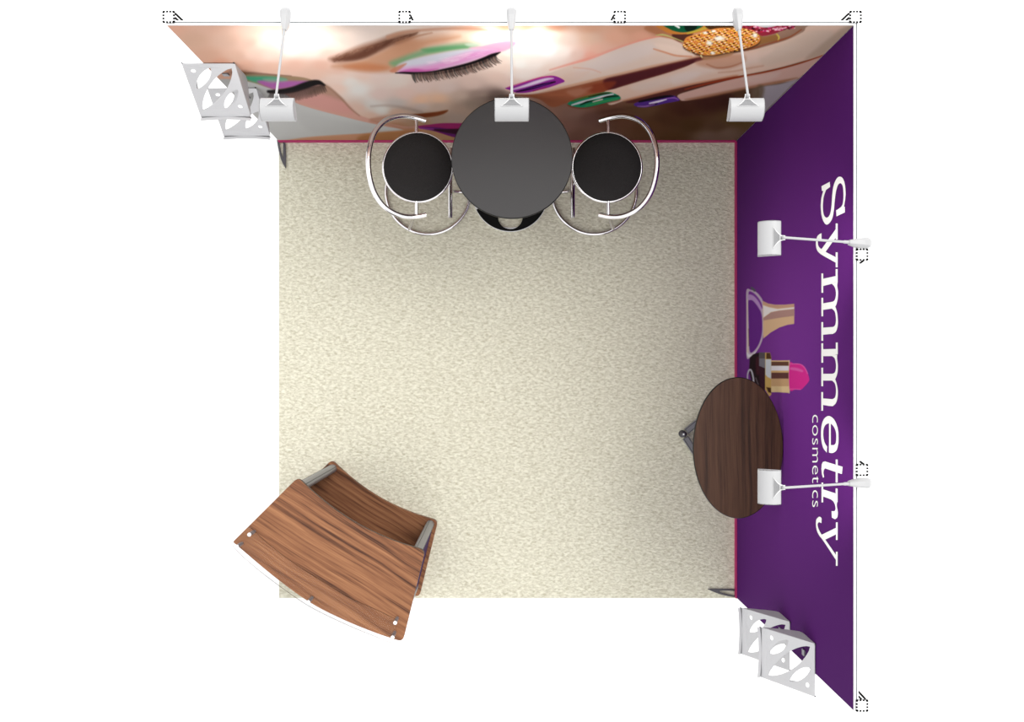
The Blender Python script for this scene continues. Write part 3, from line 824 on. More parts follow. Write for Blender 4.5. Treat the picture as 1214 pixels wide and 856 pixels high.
m = MB()
O = (960, 200)
ribbon(m, g_(*O, [(200,320),(172,420),(162,540),(175,680),(205,770),(245,810),(290,785),(330,715),(352,600),(366,450),(383,330),(410,240),(445,210),(475,240),(488,300),(492,400),(485,480),(462,550),(400,595)]),
          g_(*O, [(240,305),(207,400),(195,500),(195,600),(208,670),(238,708),(275,695),(302,640),(318,540),(326,420),(338,300),(360,210),(395,140),(440,115),(485,145),(512,230),(522,350),(515,450),(498,550)]))
letter_poly(m, g_(*O, [(172,255),(292,190),(298,265),(240,306),(205,325),(180,322)]))
letter_poly(m, g_(*O, [(498,548),(511,552),(512,632),(392,690),(386,602),(440,575)]))
O = (960, 255)
letter_poly(m, rect(*O, 380, 408, 122, 355)); letter_poly(m, rect(*O, 380, 408, 540, 755))
letter_poly(m, g_(*O, [(382,203),(382,335),(372,337),(232,535),(176,492)]))
ribbon(m, g_(*O, [(382,612),(240,537),(185,500),(150,478),(128,445),(120,400),(124,360),(172,345)]),
          g_(*O, [(382,690),(200,590),(135,543),(105,500),(92,440),(92,390),(100,345),(105,330)]), 4)
letter_poly(m, g_(*O, [(172,262),(174,350),(122,362),(100,345),(112,306),(140,278)]))
O = (960, 315)
def mletter(O, s1, s2, s3, bars, tops):
    for y0, y1 in bars: letter_poly(m, rect(*O, 172, 198, y0, y1))
    letter_poly(m, rect(*O, 380, 408, *tops))
mletter(O, 0, 0, 0, [(112, 392), (465, 733), (818, 1088)], (50, 215))
letter_poly(m, g_(*O, [(197,190),(382,150),(408,150),(408,222),(372,236),(322,262),(197,295)]))
ribbon(m, g_(*O, [(408,222),(400,290),(412,380),(406,480),(388,560),(365,605)]), g_(*O, [(322,262),(362,305),(380,370),(380,440),(362,500),(330,524)]))
letter_poly(m, g_(*O, [(197,545),(332,523),(388,560),(365,605),(335,620),(197,640)]))
ribbon(m, g_(*O, [(372,590),(398,670),(409,760),(411,840),(400,910),(378,960),(338,988)]), g_(*O, [(325,622),(365,665),(380,740),(382,800),(374,850),(356,878),(332,890)]))
letter_poly(m, g_(*O, [(197,898),(335,888),(378,930),(338,988),(280,992),(197,1000)]))
O = (960, 375)
for y0, y1 in ((390, 672), (745, 1012), (1098, 1368)): letter_poly(m, rect(*O, 172, 198, y0, y1))
letter_poly(m, rect(*O, 380, 408, 380, 550))
letter_poly(m, g_(*O, [(197,477),(385,472),(408,520),(385,552),(330,576),(197,578)]))
ribbon(m, g_(*O, [(400,552),(400,620),(410,700),(408,790),(396,850),(380,895),(362,925)]), g_(*O, [(325,575),(365,612),(381,680),(383,740),(378,780),(364,815),(332,834)]))
letter_poly(m, g_(*O, [(197,833),(335,833),(385,870),(362,925),(332,931),(197,931)]))
ribbon(m, g_(*O, [(370,905),(396,985),(411,1083),(405,1183),(382,1258),(338,1302)]), g_(*O, [(325,930),(365,970),(383,1045),(382,1123),(368,1176),(335,1200)]))
letter_poly(m, g_(*O, [(197,1190),(335,1201),(382,1235),(338,1302),(280,1298),(197,1284)]))
O = (955, 485)
ribbon(m, g_(*O, [(312,630),(262,565),(235,460),(229,340),(240,225),(275,140),(335,100),(400,130),(445,200),(475,300),(482,420),(475,520),(450,600),(400,635),(343,630)]),
          g_(*O, [(318,545),(284,490),(264,410),(262,330),(272,270),(300,225),(345,207),(385,222),(425,275),(446,340),(450,420),(442,490),(418,520),(380,522),(343,522)]))
letter_poly(m, rect(*O, 343, 368, 205, 600))
O = (955, 535)
letter_poly(m, rect(*O, 440, 468, 120, 452))
letter_poly(m, g_(*O, [(538,225),(530,330),(285,248),(268,270),(262,310),(272,375),(255,382),(240,330),(233,260),(238,190),(255,155),(285,147)]))
letter_poly(m, rect(*O, 235, 259, 455, 740)); letter_poly(m, rect(*O, 440, 468, 540, 738))
letter_poly(m, g_(*O, [(257,550),(442,612),(450,735),(370,695),(257,655)]))
ribbon(m, g_(*O, [(462,735),(458,790),(468,856),(472,910),(462,960),(430,985)]), g_(*O, [(370,695),(414,735),(438,800),(436,850),(410,876),(380,870)]))
letter_poly(m, g_(*O, [(380,868),(436,870),(462,960),(430,985),(384,962)]))
O = (955, 605)
letter_poly(m, rect(*O, 443, 468, 175, 430)); letter_poly(m, rect(*O, 443, 468, 600, 805))
letter_poly(m, g_(*O, [(443,255),(443,350),(290,425),(235,355)]))
ribbon(m, g_(*O, [(446,648),(290,425),(240,358),(200,285),(180,225),(182,190),(210,165),(235,185)]), g_(*O, [(446,722),(260,440),(205,370),(170,300),(156,230),(155,170),(165,125),(200,92)]), 4)
letter_poly(m, g_(*O, [(200,90),(222,98),(237,118),(235,187),(190,165)]))
lt = m.build('lettering', M['lettering'], wr); tag(lt, 'large off-white serif lettering')
# small sans word
cu = bpy.data.curves.new('tmp', 'FONT'); cu.body = 'cosmetics'; cu.space_character = 1.02; cu.resolution_u = 4; cu.offset = -0.012
to = bpy.data.objects.new('tmp', cu); COL.objects.link(to)
me = bpy.data.meshes.new_from_object(to.evaluated_get(bpy.context.evaluated_depsgraph_get()))
co = np.array([v.co[:] for v in me.vertices]); 
x0, x1 = co[:, 0].min(), co[:, 0].max(); xh = 0.5
ctop = co[co[:, 0] < x0 + (x1 - x0) * 0.08][:, 1].max(); cbot = co[:, 1].min()
for v in me.vertices:
    u_ = (v.co.x - x0) / (x1 - x0); w_ = (v.co.y - cbot) / (ctop - cbot)
    v.co = wallpt(963.3 + 6.6 * w_, 491.8 + (601.2 - 491.8) * u_)
me.materials.append(M['lettering'])
bpy.data.objects.remove(to)
o = bpy.data.objects.new('lettering', me); COL.objects.link(o); o.parent = wr
tag(o, 'small white sans-serif lettering')


# ================================================================== STABILISER FEET
def foot(name_label, outer_px, hole_px, cat='stand foot'):
    z = 0.012
    w = [P(x, y, z) for x, y in outer_px]; h = [P(x, y, z) for x, y in hole_px]
    c = P(*outer_px[0], 0); c.z = 0
    t = bpy.data.objects.new('stabiliser_foot', None)
    vs, fs = plate2d([[(p.x, p.y) for p in w], [(p.x, p.y) for p in h]], 0.012)
    m = MB(); m.add([(v.x, v.y, v.z + 0.007) for v in vs], fs)
    o = m.build('stabiliser_foot', M['foot'])
    bpy.data.objects.remove(t)
    return tag(o, name_label, cat, None)


fo = foot('dark curved steel foot under the left end of the face mural',
     catmull([(338.6,199.6),(334,191),(330.8,180),(328.6,168),(327.8,160)], False, 6) + [(331,160.5),(337,167.5),(338.2,171),(339,185)],
     catmull([(330.4,163),(331.4,172),(333.2,181),(335,187)], False, 5) + [(335.6,186),(335.8,171),(335,168)])
fo = foot('dark curved steel foot under the near end of the purple wall',
     catmull([(839,698.6),(848,702.5),(858,705.6),(870,708),(881,708.6)], False, 6) + [(880,706),(873,700),(870,698.6),(850,698.2)],
     catmull([(853,701.8),(860,704),(869,705.8),(877,706.6)], False, 5) + [(872.5,701.5),(868,700.4),(853,700.2)])


# ================================================================== LITERATURE RACKS
def lens(p0, p1, w, n=16, skew=0.0):
    p0, p1 = Vector(p0), Vector(p1); d = p1 - p0; nrm = Vector((-d.y, d.x)).normalized()
    up, dn = [], []
    for i in range(n + 1):
        t = i / n; h = w * (math.sin(PI * t) ** 0.68)
        up.append(p0 + d * t + nrm * h * (1 + skew)); dn.append(p0 + d * t - nrm * h * (1 - skew))
    pts = up + dn[1:-1][::-1]
    return [(p.x, p.y) for p in pts]


def make_rack(label, mir=1):
    """local frame: +x along the wall, +y out of the wall, z up; origin on the wall plane at the bottom lip height"""
    W, Lh, dep = 0.2655, 0.322, 0.183
    t = thing('literature_rack', label, 'brochure rack', group='brochure racks on the wall ends')
    Ln = math.hypot(Lh, dep)
    loops = [rounded([(0, 0), (W, 0), (W, Ln), (0, Ln)], 0.006, 3)]
    def uv(u, v): return ((u if mir == 1 else 1 - u) * W, (1 - v) * Ln)
    def circ(c, rx, ry, ang=0): return [(c[0] + rx * math.cos(k) * math.cos(ang) - ry * math.sin(k) * math.sin(ang),
                                       c[1] + rx * math.cos(k) * math.sin(ang) + ry * math.sin(k) * math.cos(ang)) for k in [2 * PI * i / 20 for i in range(20)]]
    loops.append(circ(uv(0.165, 0.145), 0.012, 0.012))
    loops.append(circ(uv(0.84, 0.815), 0.012, 0.012))
    loops.append(lens(uv(0.50, 0.10), uv(0.12, 0.47), 0.024))
    loops.append(lens(uv(0.91, 0.09), uv(0.09, 0.87), 0.040))
    loops.append(lens(uv(0.90, 0.48), uv(0.52, 0.86), 0.024))
    vs, fs = plate2d(loops, 0.003)
    # tilt the plate: length axis runs from the low outer edge to the wall
    ca, sa = -dep / Ln, Lh / Ln
    vv = []
    for v in vs:
        s_ = v.x - W / 2
        bow = 0.010 * (1 - (2 * s_ / W) ** 2)
        yy = dep + v.y * ca; zz_ = v.y * sa
        vv.append((s_, yy + v.z * sa - bow * sa + 0.005, zz_ - v.z * ca + bow * ca * 1.0))
    m = MB(); m.add(vv, fs); m.build('display_plate', M['rack'], t)
    # side cheeks with a concave lower edge
    prof = [(0.0, Lh), (-0.0005 + 0.004, Lh * 0.6), (0.016, 0.095), (0.045, 0.070), (0.09, 0.052), (0.14, 0.022), (dep, 0.0)]
    prof = [(0.004, Lh - 0.004)] + catmull([(0.004, Lh * 0.62), (0.006, 0.10), (0.05, 0.058), (0.11, 0.034), (dep - 0.004, 0.0)], False, 5)
    for sg in (-1, 1):
        x0 = sg * (W / 2 - 0.003); x1 = sg * (W / 2)
        n = len(prof); vs_ = [(x0, p[0], p[1]) for p in prof] + [(x1, p[0], p[1]) for p in prof]
        fs_ = [tuple(range(n)), tuple(range(2 * n - 1, n - 1, -1))] + [(i, n + i, n + (i + 1) % n, (i + 1) % n) for i in range(n)]
        MB().add(vs_, fs_).build('side_cheek', M['rack'], t)
    # lip along the low edge, folded up
    m = MB()
    N = 12
    for i in range(N):
        s0, s1 = -W / 2 + W * i / N, -W / 2 + W * (i + 1) / N
        def pt(s_, k):
            bow = 0.010 * (1 - (2 * s_ / W) ** 2)
            y0 = dep + 0.005 - bow * sa; z0 = bow * ca
            return [(s_, y0 - 0.001, z0 - 0.002), (s_, y0 + 0.006, z0 - 0.022), (s_, y0 + 0.012, z0 + 0.004), (s_, y0 + 0.023, z0 + 0.002), (s_, y0 + 0.023, z0 + 0.005), (s_, y0 + 0.009, z0 + 0.008), (s_, y0 + 0.0055, z0 - 0.014), (s_, y0 + 0.001, z0 + 0.001)][k]
        q = [pt(s0, k) for k in range(8)] + [pt(s1, k) for k in range(8)]
        m.add(q, [(k, 8 + k, 8 + (k + 1) % 8, (k + 1) % 8) for k in range(8)] + [(7, 6, 1, 0), (6, 5, 2, 1), (5, 4, 3, 2), (8, 9, 14, 15), (9, 10, 13, 14), (10, 11, 12, 13)])
    m.build('lip', M['rack'], t)
    # hooks on the post
    for z0, z1 in ((0.20, 0.28), (0.11, 0.15)):
        MB().box(*sorted((mir * 0.02, mir * 0.05)), -0.0045, 0.007, z0, z1).build('hook', M['alu'], t)
    # small screws at the top corners
    for sg in (-1, 1):
        MB().tube([(sg * (W / 2 - 0.004), 0.004, Lh + 0.001), (sg * (W / 2 - 0.004), 0.004, Lh + 0.008)], 0.0035, seg=10).build('screw', M['foot'], t)
    return t


def copy_tree(o, parent=None):
    c = o.copy(); COL.objects.link(c)
    if parent: c.parent = parent
    for ch in list(o.children): copy_tree(ch, c)
    return c


r0 = make_rack('upper white metal brochure rack with leaf cutouts at the left end of the face mural', -1)
r2 = make_rack('upper white metal brochure rack with leaf cutouts at the near end of the purple wall')
xc = (-1.5954 - 1.329) / 2
places = [((xc, WY, 1.40), PI, None),
          ((xc, WY, 0.964), PI, 'lower white metal brochure rack behind the lamp at the left end of the face mural'),
          ((WX, -1.485, 1.40), PI / 2, 'upper white metal brochure rack with leaf cutouts at the near end of the purple wall'),
          ((WX, -1.485, 0.964), PI / 2, 'lower white metal brochure rack half hidden at the near end of the purple wall')]
for i, (loc, rz, lab) in enumerate(places):
    r = (r0, None, r2, None)[i] or copy_tree((r0, r0, r2, r2)[i])
    r.location = loc; r.rotation_euler = (0, 0, rz)
    if lab: r['label'] = lab


# ================================================================== DISPLAY LAMPS
def make_lamp(label):
    """local frame: origin at the wall's front plane at floor level z=0 of wall top; +y out of the wall"""
    t = thing('display_lamp', label, 'lamp', group='arm lamps clipped to the wall tops')
    # clamp body: tapered shell over the top rail
    secs = [(-0.068, 0.0185, 0.006, 0.030), (-0.054, 0.0225, 0.004, 0.046), (-0.030, 0.0215, 0.004, 0.056), (0.005, 0.0165, 0.006, 0.058), (0.038, 0.010, 0.030, 0.058)]
    vs, fs = [], []
    for y, w, z0, z1 in secs:
        for cx, cz in ((-1, 0), (1, 0), (1, 0.65), (0.55, 1), (-0.55, 1), (-1, 0.65)):
            vs.append((cx * w, y, z0 + (z1 - z0) * cz + 0.002))
    k = 6
    for i in range(len(secs) - 1):
        for j in range(k): fs.append((i * k + j, (i + 1) * k + j, (i + 1) * k + (j + 1) % k, i * k + (j + 1) % k))
    fs += [tuple(range(k)), tuple(range(len(vs) - 1, len(vs) - 1 - k, -1))]
    m = MB().add(vs, fs)
    cl = m.build('clamp', M['white'], t, 0.0012)
    MB().box(-0.008, -0.004, 0.036, 0.0385, 0.036, 0.056).box(0.004, 0.008, 0.036, 0.0385, 0.036, 0.056).build('clamp_screw', M['foot'], cl)
    # arm
    hy, hz = 0.419, 0.186
    a0 = Vector((0, 0.034, 0.048)); a1 = Vector((0, hy - 0.046, hz + 0.022))
    MB().tube([a0, a0.lerp(a1, 0.08), a0.lerp(a1, 0.1), a1], [0.0075, 0.0075, 0.0055, 0.0055], seg=12).build('arm', M['white'], t)
    # head: half cylinder hood along x
    W, R = 0.147, 0.0505
    hd = MB(); n = 20; tilt = math.radians(34)
    def prof(r, sc=0.95):
        out = []
        for i in range(n + 1):
            an = PI * i / n
            y, z = r * math.cos(an), r * sc * math.sin(an)
            out.append((hy - 0.0045 + y * math.cos(tilt) + z * math.sin(tilt), hz - 0.030 + z * math.cos(tilt) - y * math.sin(tilt)))
        return out
    o_, i_ = prof(R), prof(R - 0.003)
    ring = o_ + i_[::-1]
    L = len(ring)
    vs = [(-W / 2, y, z) for y, z in ring] + [(W / 2, y, z) for y, z in ring]
    fs = [(j, L + j, L + (j + 1) % L, (j + 1) % L) for j in range(L)]
    hd.add(vs, fs, 0, True)
    cap = o_
    for sx in (-1, 1):
        xa, xb = sx * W / 2, sx * (W / 2 - 0.003)
        vs = [(xa, y, z) for y, z in cap] + [(xb, y, z) for y, z in cap]; L2 = len(cap)
        hd.add(vs, [tuple(range(L2)), tuple(range(2 * L2 - 1, L2 - 1, -1))] + [(j, L2 + j, L2 + (j + 1) % L2, (j + 1) % L2) for j in range(L2)])
    hood = hd.build('lamp_hood', M['white'], t)
    MB().tube([(-0.055, hy - 0.004, hz - 0.010), (0.055, hy - 0.004, hz - 0.010)], 0.005, seg=12).build('bulb', M['bulb'], hood)
    # bracket that flares over the hood
    def surf(y):   # height of hood outer surface at a given y
        best = min(o_, key=lambda p: abs(p[0] - y)); return best[1]
    def flare(wid, y0, y1, lift, name, mat, base=0.008, n2=12):
        mm = MB(); vs = []
        for i in range(n2 + 1):
            tt = i / n2; y = y0 + (y1 - y0) * tt
            hw = base + (wid - base) * tt ** 2.1
            z = max(surf(y), hz + 0.004 if tt < 0.35 else -9) + lift
            if y < hy - R: z = hz + 0.012
            vs += [(-hw, y, z), (hw, y, z), (hw, y, z - 0.004), (-hw, y, z - 0.004)]
        fs = [(0, 1, 2, 3), (len(vs) - 1, len(vs) - 2, len(vs) - 3, len(vs) - 4)]
        for i in range(n2):
            for j in range(4): fs.append((4 * i + j, 4 * i + 4 + j, 4 * i + 4 + (j + 1) % 4, 4 * i + (j + 1) % 4))
        mm.add(vs, fs)
        return mm.build(name, mat, t)
    flare(0.046, hy - 0.060, hy - 0.006, 0.0035, 'bracket', M['bright'], base=0.010)
    flare(0.041, hy - 0.055, hy - 0.0075, 0.0050, 'bracket_insert', M['grey'], base=0.005)
    return t


l0 = make_lamp('leftmost white arm lamp clipped above the closed eye nearest the brochure racks')
lamps = [((-0.957, WY, WH), PI, None),
         ((0.041, WY, WH), PI, 'white arm lamp hanging over the round charcoal table'),
         ((1.041, WY, WH), PI, 'white arm lamp beside the purple wall corner, below the gold ring'),
         ((WX, 0.5685, WH), PI / 2, 'white arm lamp over the letter y at the start of the big word'),
         ((WX, -0.4915, WH), PI / 2, 'white arm lamp reaching over the oval wooden table')]
for i, (loc, rz, lab) in enumerate(lamps):
    l = l0 if i == 0 else copy_tree(l0)
    l.location = loc; l.rotation_euler = (0, 0, rz)
    if lab: l['label'] = lab
    # the lamp's own light, aimed at the wall
    ld = bpy.data.lights.new('lamp_light', 'SPOT'); ld.energy = (22, 24, 6, 9, 9)[i]
    ld.spot_size = math.radians(88); ld.spot_blend = 1.0; ld.shadow_soft_size = 0.03; ld.color = (1, 0.97, 0.92)
    lo = bpy.data.objects.new('lamp_light', ld); COL.objects.link(lo)
    d = Vector((0, 1, 0)) if rz == PI else Vector((1, 0, 0))
    pos = Vector(loc) - d * 0.40 + Vector((0, 0, 0.135))
    tgt = Vector(loc) + Vector((0, 0, -0.22))
    lo.location = pos
    lo.rotation_euler = (tgt - pos).to_track_quat('-Z', 'Y').to_euler()


# ================================================================== ROUND BAR TABLE
ZT = 1.15
tc_ = P(607, 187, ZT)
t = thing('bar_table', 'round charcoal bar table between the two chrome stools', 'table', (tc_.x, tc_.y, 0))
R = 0.337
MB().lathe([(0.0, ZT - 0.002 - 0.022), (R - 0.004, ZT - 0.024), (R, ZT - 0.02), (R, ZT - 0.004), (R - 0.003, ZT - 0.001)], mi=1, seg=96) \
    .lathe([(R - 0.003, ZT - 0.0012), (R - 0.006, ZT), (0, ZT)], mi=0, seg=96, smooth=False).build('tabletop', [M['top'], M['topedge']], t)
MB().lathe([(0.09, ZT - 0.03), (0.09, ZT - 0.024), (0.0, ZT - 0.024)], seg=32).tube([(0, 0, 0.03), (0, 0, ZT - 0.026)], 0.03, seg=24).build('column', M['chrome'], t)
# base: bright ring with two black half-moon plates that have rounded openings
RB = 0.252
ang = [math.radians(a_) for a_ in range(0, 360, 5)]
vs, fs = plate2d([[(RB * math.cos(q), RB * math.sin(q)) for q in ang], [((RB - 0.028) * math.cos(q), (RB - 0.028) * math.sin(q)) for q in ang]], 0.012)
MB().add([(v.x, v.y, v.z + 0.0065) for v in vs], fs).build('base_ring', M['rail'], t)
for sg in (-1, 1):
    a0, a1 = math.radians(205), math.radians(335)
    out = [((RB - 0.003) * math.cos(a0 + (a1 - a0) * i / 30), sg * -(RB - 0.003) * math.sin(a0 + (a1 - a0) * i / 30)) for i in range(31)]
    out += [(0.06, 0.0 + sg * 0.035), (-0.06, 0.0 + sg * 0.035)]
    hole = [(0.082 * math.cos(q), sg * (0.155 - 0.082 * math.sin(q) * -1.0)) for q in [PI * i / 16 for i in range(17)]]
    hole = [(x, y) for x, y in hole] + [(-0.08, sg * 0.11), (0.08, sg * 0.11)]
    vs, fs = plate2d([out, hole], 0.012)
    MB().add([(v.x, v.y, v.z + 0.019) for v in vs], fs).build('base_plate', M['black'], t)
MB().box(-0.24, 0.24, -0.035, 0.035, 0.013, 0.03).build('base_crossbar', M['black'], t)


# ================================================================== STOOLS
def make_stool(label):
    """local frame: +x towards the table; seat centre on the origin"""
    t = thing('bar_stool', label, 'stool', group='chrome bar stools at the round table')
    zs = 0.85
    MB().lathe([(0.0, zs - 0.045), (0.17, zs - 0.045), (0.196, zs - 0.03), (0.200, zs - 0.012), (0.193, zs - 0.002), (0.12, zs + 0.004), (0, zs + 0.006)], seg=72).build('seat', M['seat'], t)
    ring = [(0.202 * math.cos(q), 0.202 * math.sin(q), zs - 0.022) for q in [2 * PI * i / 72 for i in range(72)]]
    MB().tube(ring, 0.0085, True).build('seat_ring', M['chrome'], t)
    # wrap-around back rail, raised at the back
    pts = []
    half = [(0.045, 0.277, 0.815), (-0.02, 0.291, 0.835), (-0.10, 0.289, 0.875), (-0.18, 0.250, 0.92), (-0.235, 0.178, 0.955), (-0.262, 0.09, 0.975), (-0.27, 0.0, 0.98)]
    pts = half + [(x, -y, z) for x, y, z in half[:-1][::-1]]
    MB().tube(catmull(pts, False, 8), 0.0155, seg=16).build('back_rail', M['chrome'], t)
    for sg in (-1, 1):
        MB().tube([(-0.008, sg * 0.200, zs - 0.022), (-0.008, sg * 0.290, 0.832)], 0.0095, seg=12).build('rail_support', M['chrome'], t)
    # floor ring
    cx = 0.0
    ring = [(cx + 0.280 * math.cos(q), 0.280 * math.sin(q), 0.0135) for q in [2 * PI * i / 96 for i in range(96)]]
    MB().tube(ring, 0.0125, True).build('floor_ring', M['chrome'], t)
    for sg in (-1, 1):
        MB().tube([(-0.125, sg * 0.247, 0.02), (0.03, sg * 0.14, zs - 0.05)], 0.0105, seg=12).build('leg', M['chrome'], t)
    MB().tube([(0.278, 0, 0.02), (0.22, 0, 0.022), (0.17, 0, 0.04), (0.152, 0, 0.12), (0.145, 0, 0.34), (0.13, 0, 0.60), (0.11, 0, zs - 0.05)], 0.0105, seg=12).build('leg', M['chrome'], t)
    MB().tube([(0.165, -0.222, 0.34), (0.165, 0.222, 0.34)], 0.0135, seg=14).build('footrest', M['chrome'], t)
    MB().box(-0.14, 0.14, -0.03, 0.03, zs - 0.062, zs - 0.046).box(-0.03, 0.03, -0.17, 0.17, zs - 0.062, zs - 0.046).build('seat_bracket', M['black'], t)
    return t


s0 = make_stool('chrome bar stool with round black seat, left of the round charcoal table')
p = P(495, 197.5, 0.85); s0.location = (p.x, p.y, 0)
s1 = copy_tree(s0); p = P(720, 197.5, 0.85); s1.location = (p.x, p.y, 0); s1.rotation_euler = (0, 0, PI)
s1['label'] = 'chrome bar stool with round black seat, right of the round charcoal table'

# ================================================================== OVAL TABLE
oc = P(875.3, 531, ZT)
t = thing('oval_table', 'oval dark wooden table against the purple wall', 'table', (oc.x, oc.y, 0))
ex, ey = 0.2488, 0.392
MB().lathe([(0.0, ZT - 0.03), (0.985, ZT - 0.03), (1.0, ZT - 0.024), (1.0, ZT - 0.004), (0.99, ZT - 0.0005)], mi=1, seg=96, sx=ex, sy=ey) \
    .lathe([(0.99, ZT - 0.0005), (0.985, ZT), (0.0, ZT)], mi=0, seg=96, smooth=False, sx=ex, sy=ey).build('tabletop', [M['dark'], M['topedge']], t)
ap = P(809.5, 514.5, 0.03) - Vector((oc.x, oc.y, 0)); ap.z = 0
e1 = Vector((1.40 - oc.x, -0.255 - oc.y, 0)); e2 = Vector((1.335 - oc.x, -0.615 - oc.y, 0))
for e in (e1, e2):
    d = (e - ap).normalized(); nrm = Vector((-d.y, d.x, 0))
    a_ = ap + d * 0.03
    m = MB().bar(a_ + Vector((0, 0, 0.035)), e + Vector((0, 0, 0.035)), 0.042, 0.03)
    for sg in (-1, 1):
        m.bar(a_ + nrm * sg * 0.0155 + Vector((0, 0, 0.0505)), e + nrm * sg * 0.0155 + Vector((0, 0, 0.0505)), 0.004, 0.002, 1)
    m.build('base_bar', [M['alu'], M['aludark']], t, 0.002)
    MB().tube([e + Vector((0, 0, 0.0)), e + Vector((0, 0, ZT - 0.031))], 0.025, seg=20).build('leg', M['alu'], t)
m = MB().bar(e1 + Vector((0, 0, 0.035)), e2 + Vector((0, 0, 0.035)), 0.04, 0.03); m.build('base_bar', M['alu'], t, 0.002)
m = MB().lathe([(0.024, 0.0), (0.024, 0.016), (0.012, 0.02), (0.012, 0.05), (0.021, 0.052), (0.021, 0.062), (0.0, 0.063)], ap.x, ap.y, 20)
fk = m.build('levelling_foot', M['foot'], t)
MB().lathe([(0.006, 0.063), (0.006, 0.066), (0, 0.066)], ap.x, ap.y, 12).build('screw', M['pin'], fk)
MB().tube([(ap.x + 0.01, ap.y, 0.055), (0.0, 0.02, ZT - 0.12)], 0.0001).build('brace', M['alu'], t) if False else None

# ================================================================== RECEPTION COUNTER
cc = P(395, 650, ZT)
t = thing('reception_counter', 'curved walnut reception counter with open back and clear shelf on pins', 'counter', (cc.x, cc.y, 0))


def L(px, py, z): 
    q = P(px, py, z); return (q.x - cc.x, q.y - cc.y)


inner = catmull([(353, 566), (375, 586.5), (400, 606), (432, 625.5), (468, 641.5), (504, 652.5)], False, 8)
outer = catmull([(477.5, 761), (446, 750.5), (408, 735), (368, 714.5), (325, 683.5), (276, 642.5)], False, 8)
iL = [L(x, y, ZT) for x, y in inner]; oL = [L(x, y, ZT) for x, y in outer]
top = outline([iL, [iL[-1], oL[0]], oL, [oL[-1], iL[0]]], [0.034, 0.034, 0.010, 0.030])
MB().prism(top, ZT - 0.03, ZT, 0, 1).build('countertop', [M['oak'], M['dark']], t, 0.0015)
base_in = [Vector(p) for p in top]
MB().prism([(p.x, p.y) for p in base_in], 0.004, 0.045, 0, 0).build('base_shelf', M['oak'], t, 0.002)
cen = Vector(L(395, 655, ZT))
corners = [Vector(L(*q, ZT)) for q in ((353, 566), (504, 652.5), (477.5, 761), (276, 642.5))]
posts = []
for i, q in enumerate(corners):
    n1 = (corners[i - 1] - q).normalized(); n2 = (corners[(i + 1) % 4] - q).normalized()
    pp = q + (n1 + n2) * (0.047 if i in (0, 1) else 0.05)
    posts.append(pp)
    m = MB()
    nn = 28; ringp = []
    m.tube([(pp.x, pp.y, 0.0455), (pp.x, pp.y, ZT - 0.0305)], 0.027, seg=nn)
    inw = (cen - pp).normalized(); side = Vector((-inw.y, inw.x))
    for dv in (inw, -inw, side, -side):
        g0 = pp + dv * 0.0262
        m.bar((g0.x, g0.y, 0.046), (g0.x, g0.y, ZT - 0.031), 0.003, 0.004, 1)
    m.build('post', [M['alu'], M['aludark']], t)


def panel(pts, name, th=0.004):
    m = MB(); n = len(pts); vs = []
    for i, q in enumerate(pts):
        a_ = pts[max(i - 1, 0)]; b_ = pts[min(i + 1, n - 1)]
        d = (b_ - a_).normalized(); nr = Vector((-d.y, d.x)) * th / 2
        for z in (0.046, ZT - 0.031):
            vs.append((q.x + nr.x, q.y + nr.y, z)); vs.append((q.x - nr.x, q.y - nr.y, z))
    fs = []
    for i in range(n - 1):
        o0 = 4 * i; o1 = o0 + 4
        fs += [(o0, o1, o1 + 2, o0 + 2), (o0 + 1, o0 + 3, o1 + 3, o1 + 1), (o0 + 2, o1 + 2, o1 + 3, o0 + 3), (o0, o0 + 1, o1 + 1, o1)]
    fs += [(0, 2, 3, 1), (4 * n - 4, 4 * n - 3, 4 * n - 1, 4 * n - 2)]
    m.add(vs, fs)
    return m.build(name, M['purple'], t)


outL = [Vector(L(x, y, ZT)) for x, y in outer]
def push(q, d): return q + (cen - q).normalized() * d
def toward(a_, b_, d): return a_ + (b_ - a_).normalized() * d
# side panels sit just outside the posts, the front panel follows the outer curve
for i, j in ((1, 2), (3, 0)):
    d = (posts[j] - posts[i]).normalized(); nr = Vector((d.y, -d.x))
    if (posts[i] - cen).dot(nr) < 0: nr = -nr
    panel([posts[i] + nr * 0.020 + d * 0.020, posts[j] + nr * 0.020 - d * 0.020], 'side_panel')
fr = [q + (cen - q).normalized() * 0.05 for q in outL[3:-3]]
panel(fr, 'front_panel')
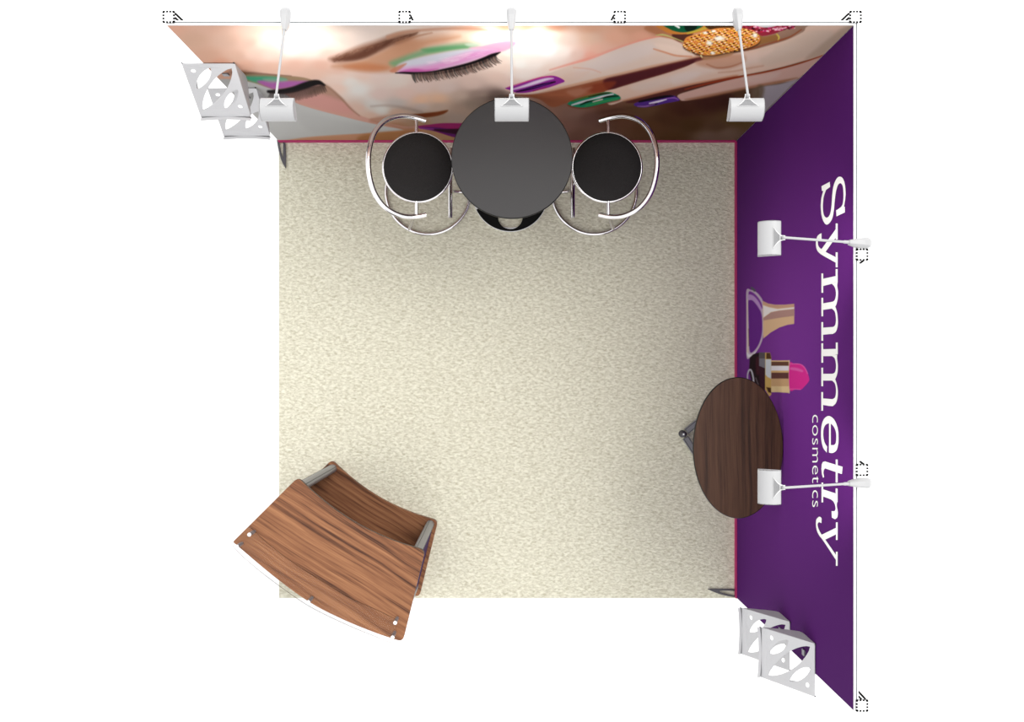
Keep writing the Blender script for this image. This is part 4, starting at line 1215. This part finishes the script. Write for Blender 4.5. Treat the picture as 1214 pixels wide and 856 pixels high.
# clear shelf on pins
ZS = ZT + 0.11
so = catmull([(273.5, 645), (284, 656.5), (305, 675), (338, 700), (370, 721), (410, 740.5), (440, 753), (467, 764)], False, 6)
si = catmull([(470.5, 735), (447, 723.5), (415, 709), (383, 690), (345, 665.5), (318, 645), (296, 624.5)], False, 6)
so = [L(x, y, ZS) for x, y in so]; si = [L(x, y, ZS) for x, y in si]
MB().prism(outline([so, [so[-1], si[0]], si, [si[-1], so[0]]], [0.03, 0.02, 0.02, 0.03]), ZS - 0.010, ZS, 0, 1).build('clear_shelf', [M['acrylic'], M['acrylicedge']], t)
for bx_, by_ in ((301.5, 630), (287, 644), (370, 708.5), (471, 732.5), (468, 749.5)):
    x, y = L(bx_, by_, ZT)
    pn = MB().tube([(x, y, ZT + 0.0005), (x, y, ZS - 0.0105)], 0.009, seg=18).tube([(x, y, ZT + 0.045), (x, y, ZT + 0.055)], 0.0098, seg=18).build('shelf_pin', M['alu'], t)
    MB().lathe([(0.0105, ZS + 0.0005), (0.0105, ZS + 0.003), (0, ZS + 0.0035)], x, y, 18).build('pin_cap', M['pin'], pn)

# ================================================================== LIGHT
w = bpy.data.worlds.new('studio'); bpy.context.scene.world = w; w.use_nodes = True
nt = w.node_tree
bg = nt.nodes['Background']
tcn = nt.nodes.new('ShaderNodeTexCoord'); sep = nt.nodes.new('ShaderNodeSeparateXYZ')
nt.links.new(tcn.outputs['Generated'], sep.inputs['Vector'])
rmp = nt.nodes.new('ShaderNodeValToRGB')
rmp.color_ramp.elements[0].position = 0.0; rmp.color_ramp.elements[0].color = (0.80, 0.80, 0.81, 1)
rmp.color_ramp.elements[1].position = 0.75; rmp.color_ramp.elements[1].color = (1, 1, 1, 1)
nt.links.new(sep.outputs['Z'], rmp.inputs['Fac'])
nt.links.new(rmp.outputs['Color'], bg.inputs['Color'])
bg.inputs['Strength'].default_value = 1.6
sd = bpy.data.lights.new('sun', 'SUN'); sd.energy = 1.9; sd.angle = math.radians(38); sd.color = (1, 0.99, 0.96)
so_ = bpy.data.objects.new('sun', sd); COL.objects.link(so_)
so_.rotation_euler = Vector((-0.50, -0.46, -1.0)).to_track_quat('-Z', 'Y').to_euler()

# ================================================================== CAMERA
cd = bpy.data.cameras.new('camera'); cd.sensor_fit = 'HORIZONTAL'; cd.sensor_width = 36
cd.lens = 36 * F / 1214
cd.shift_x = (607 - PX) / 1214; cd.shift_y = (PY - 428) / 1214
cam = bpy.data.objects.new('camera', cd); COL.objects.link(cam)
cam.location = (0, 0, H); cam.rotation_euler = (0, 0, 0)
cd.clip_end = 100
sc = bpy.context.scene
sc.camera = cam
sc.view_settings.view_transform = 'Standard'; sc.view_settings.look = 'None'
sc.view_settings.exposure = 0.0; sc.view_settings.gamma = 1.0
sc.view_settings.use_curve_mapping = False
sc.cycles.transparent_max_bounces = 16
sc.cycles.sample_clamp_indirect = 6
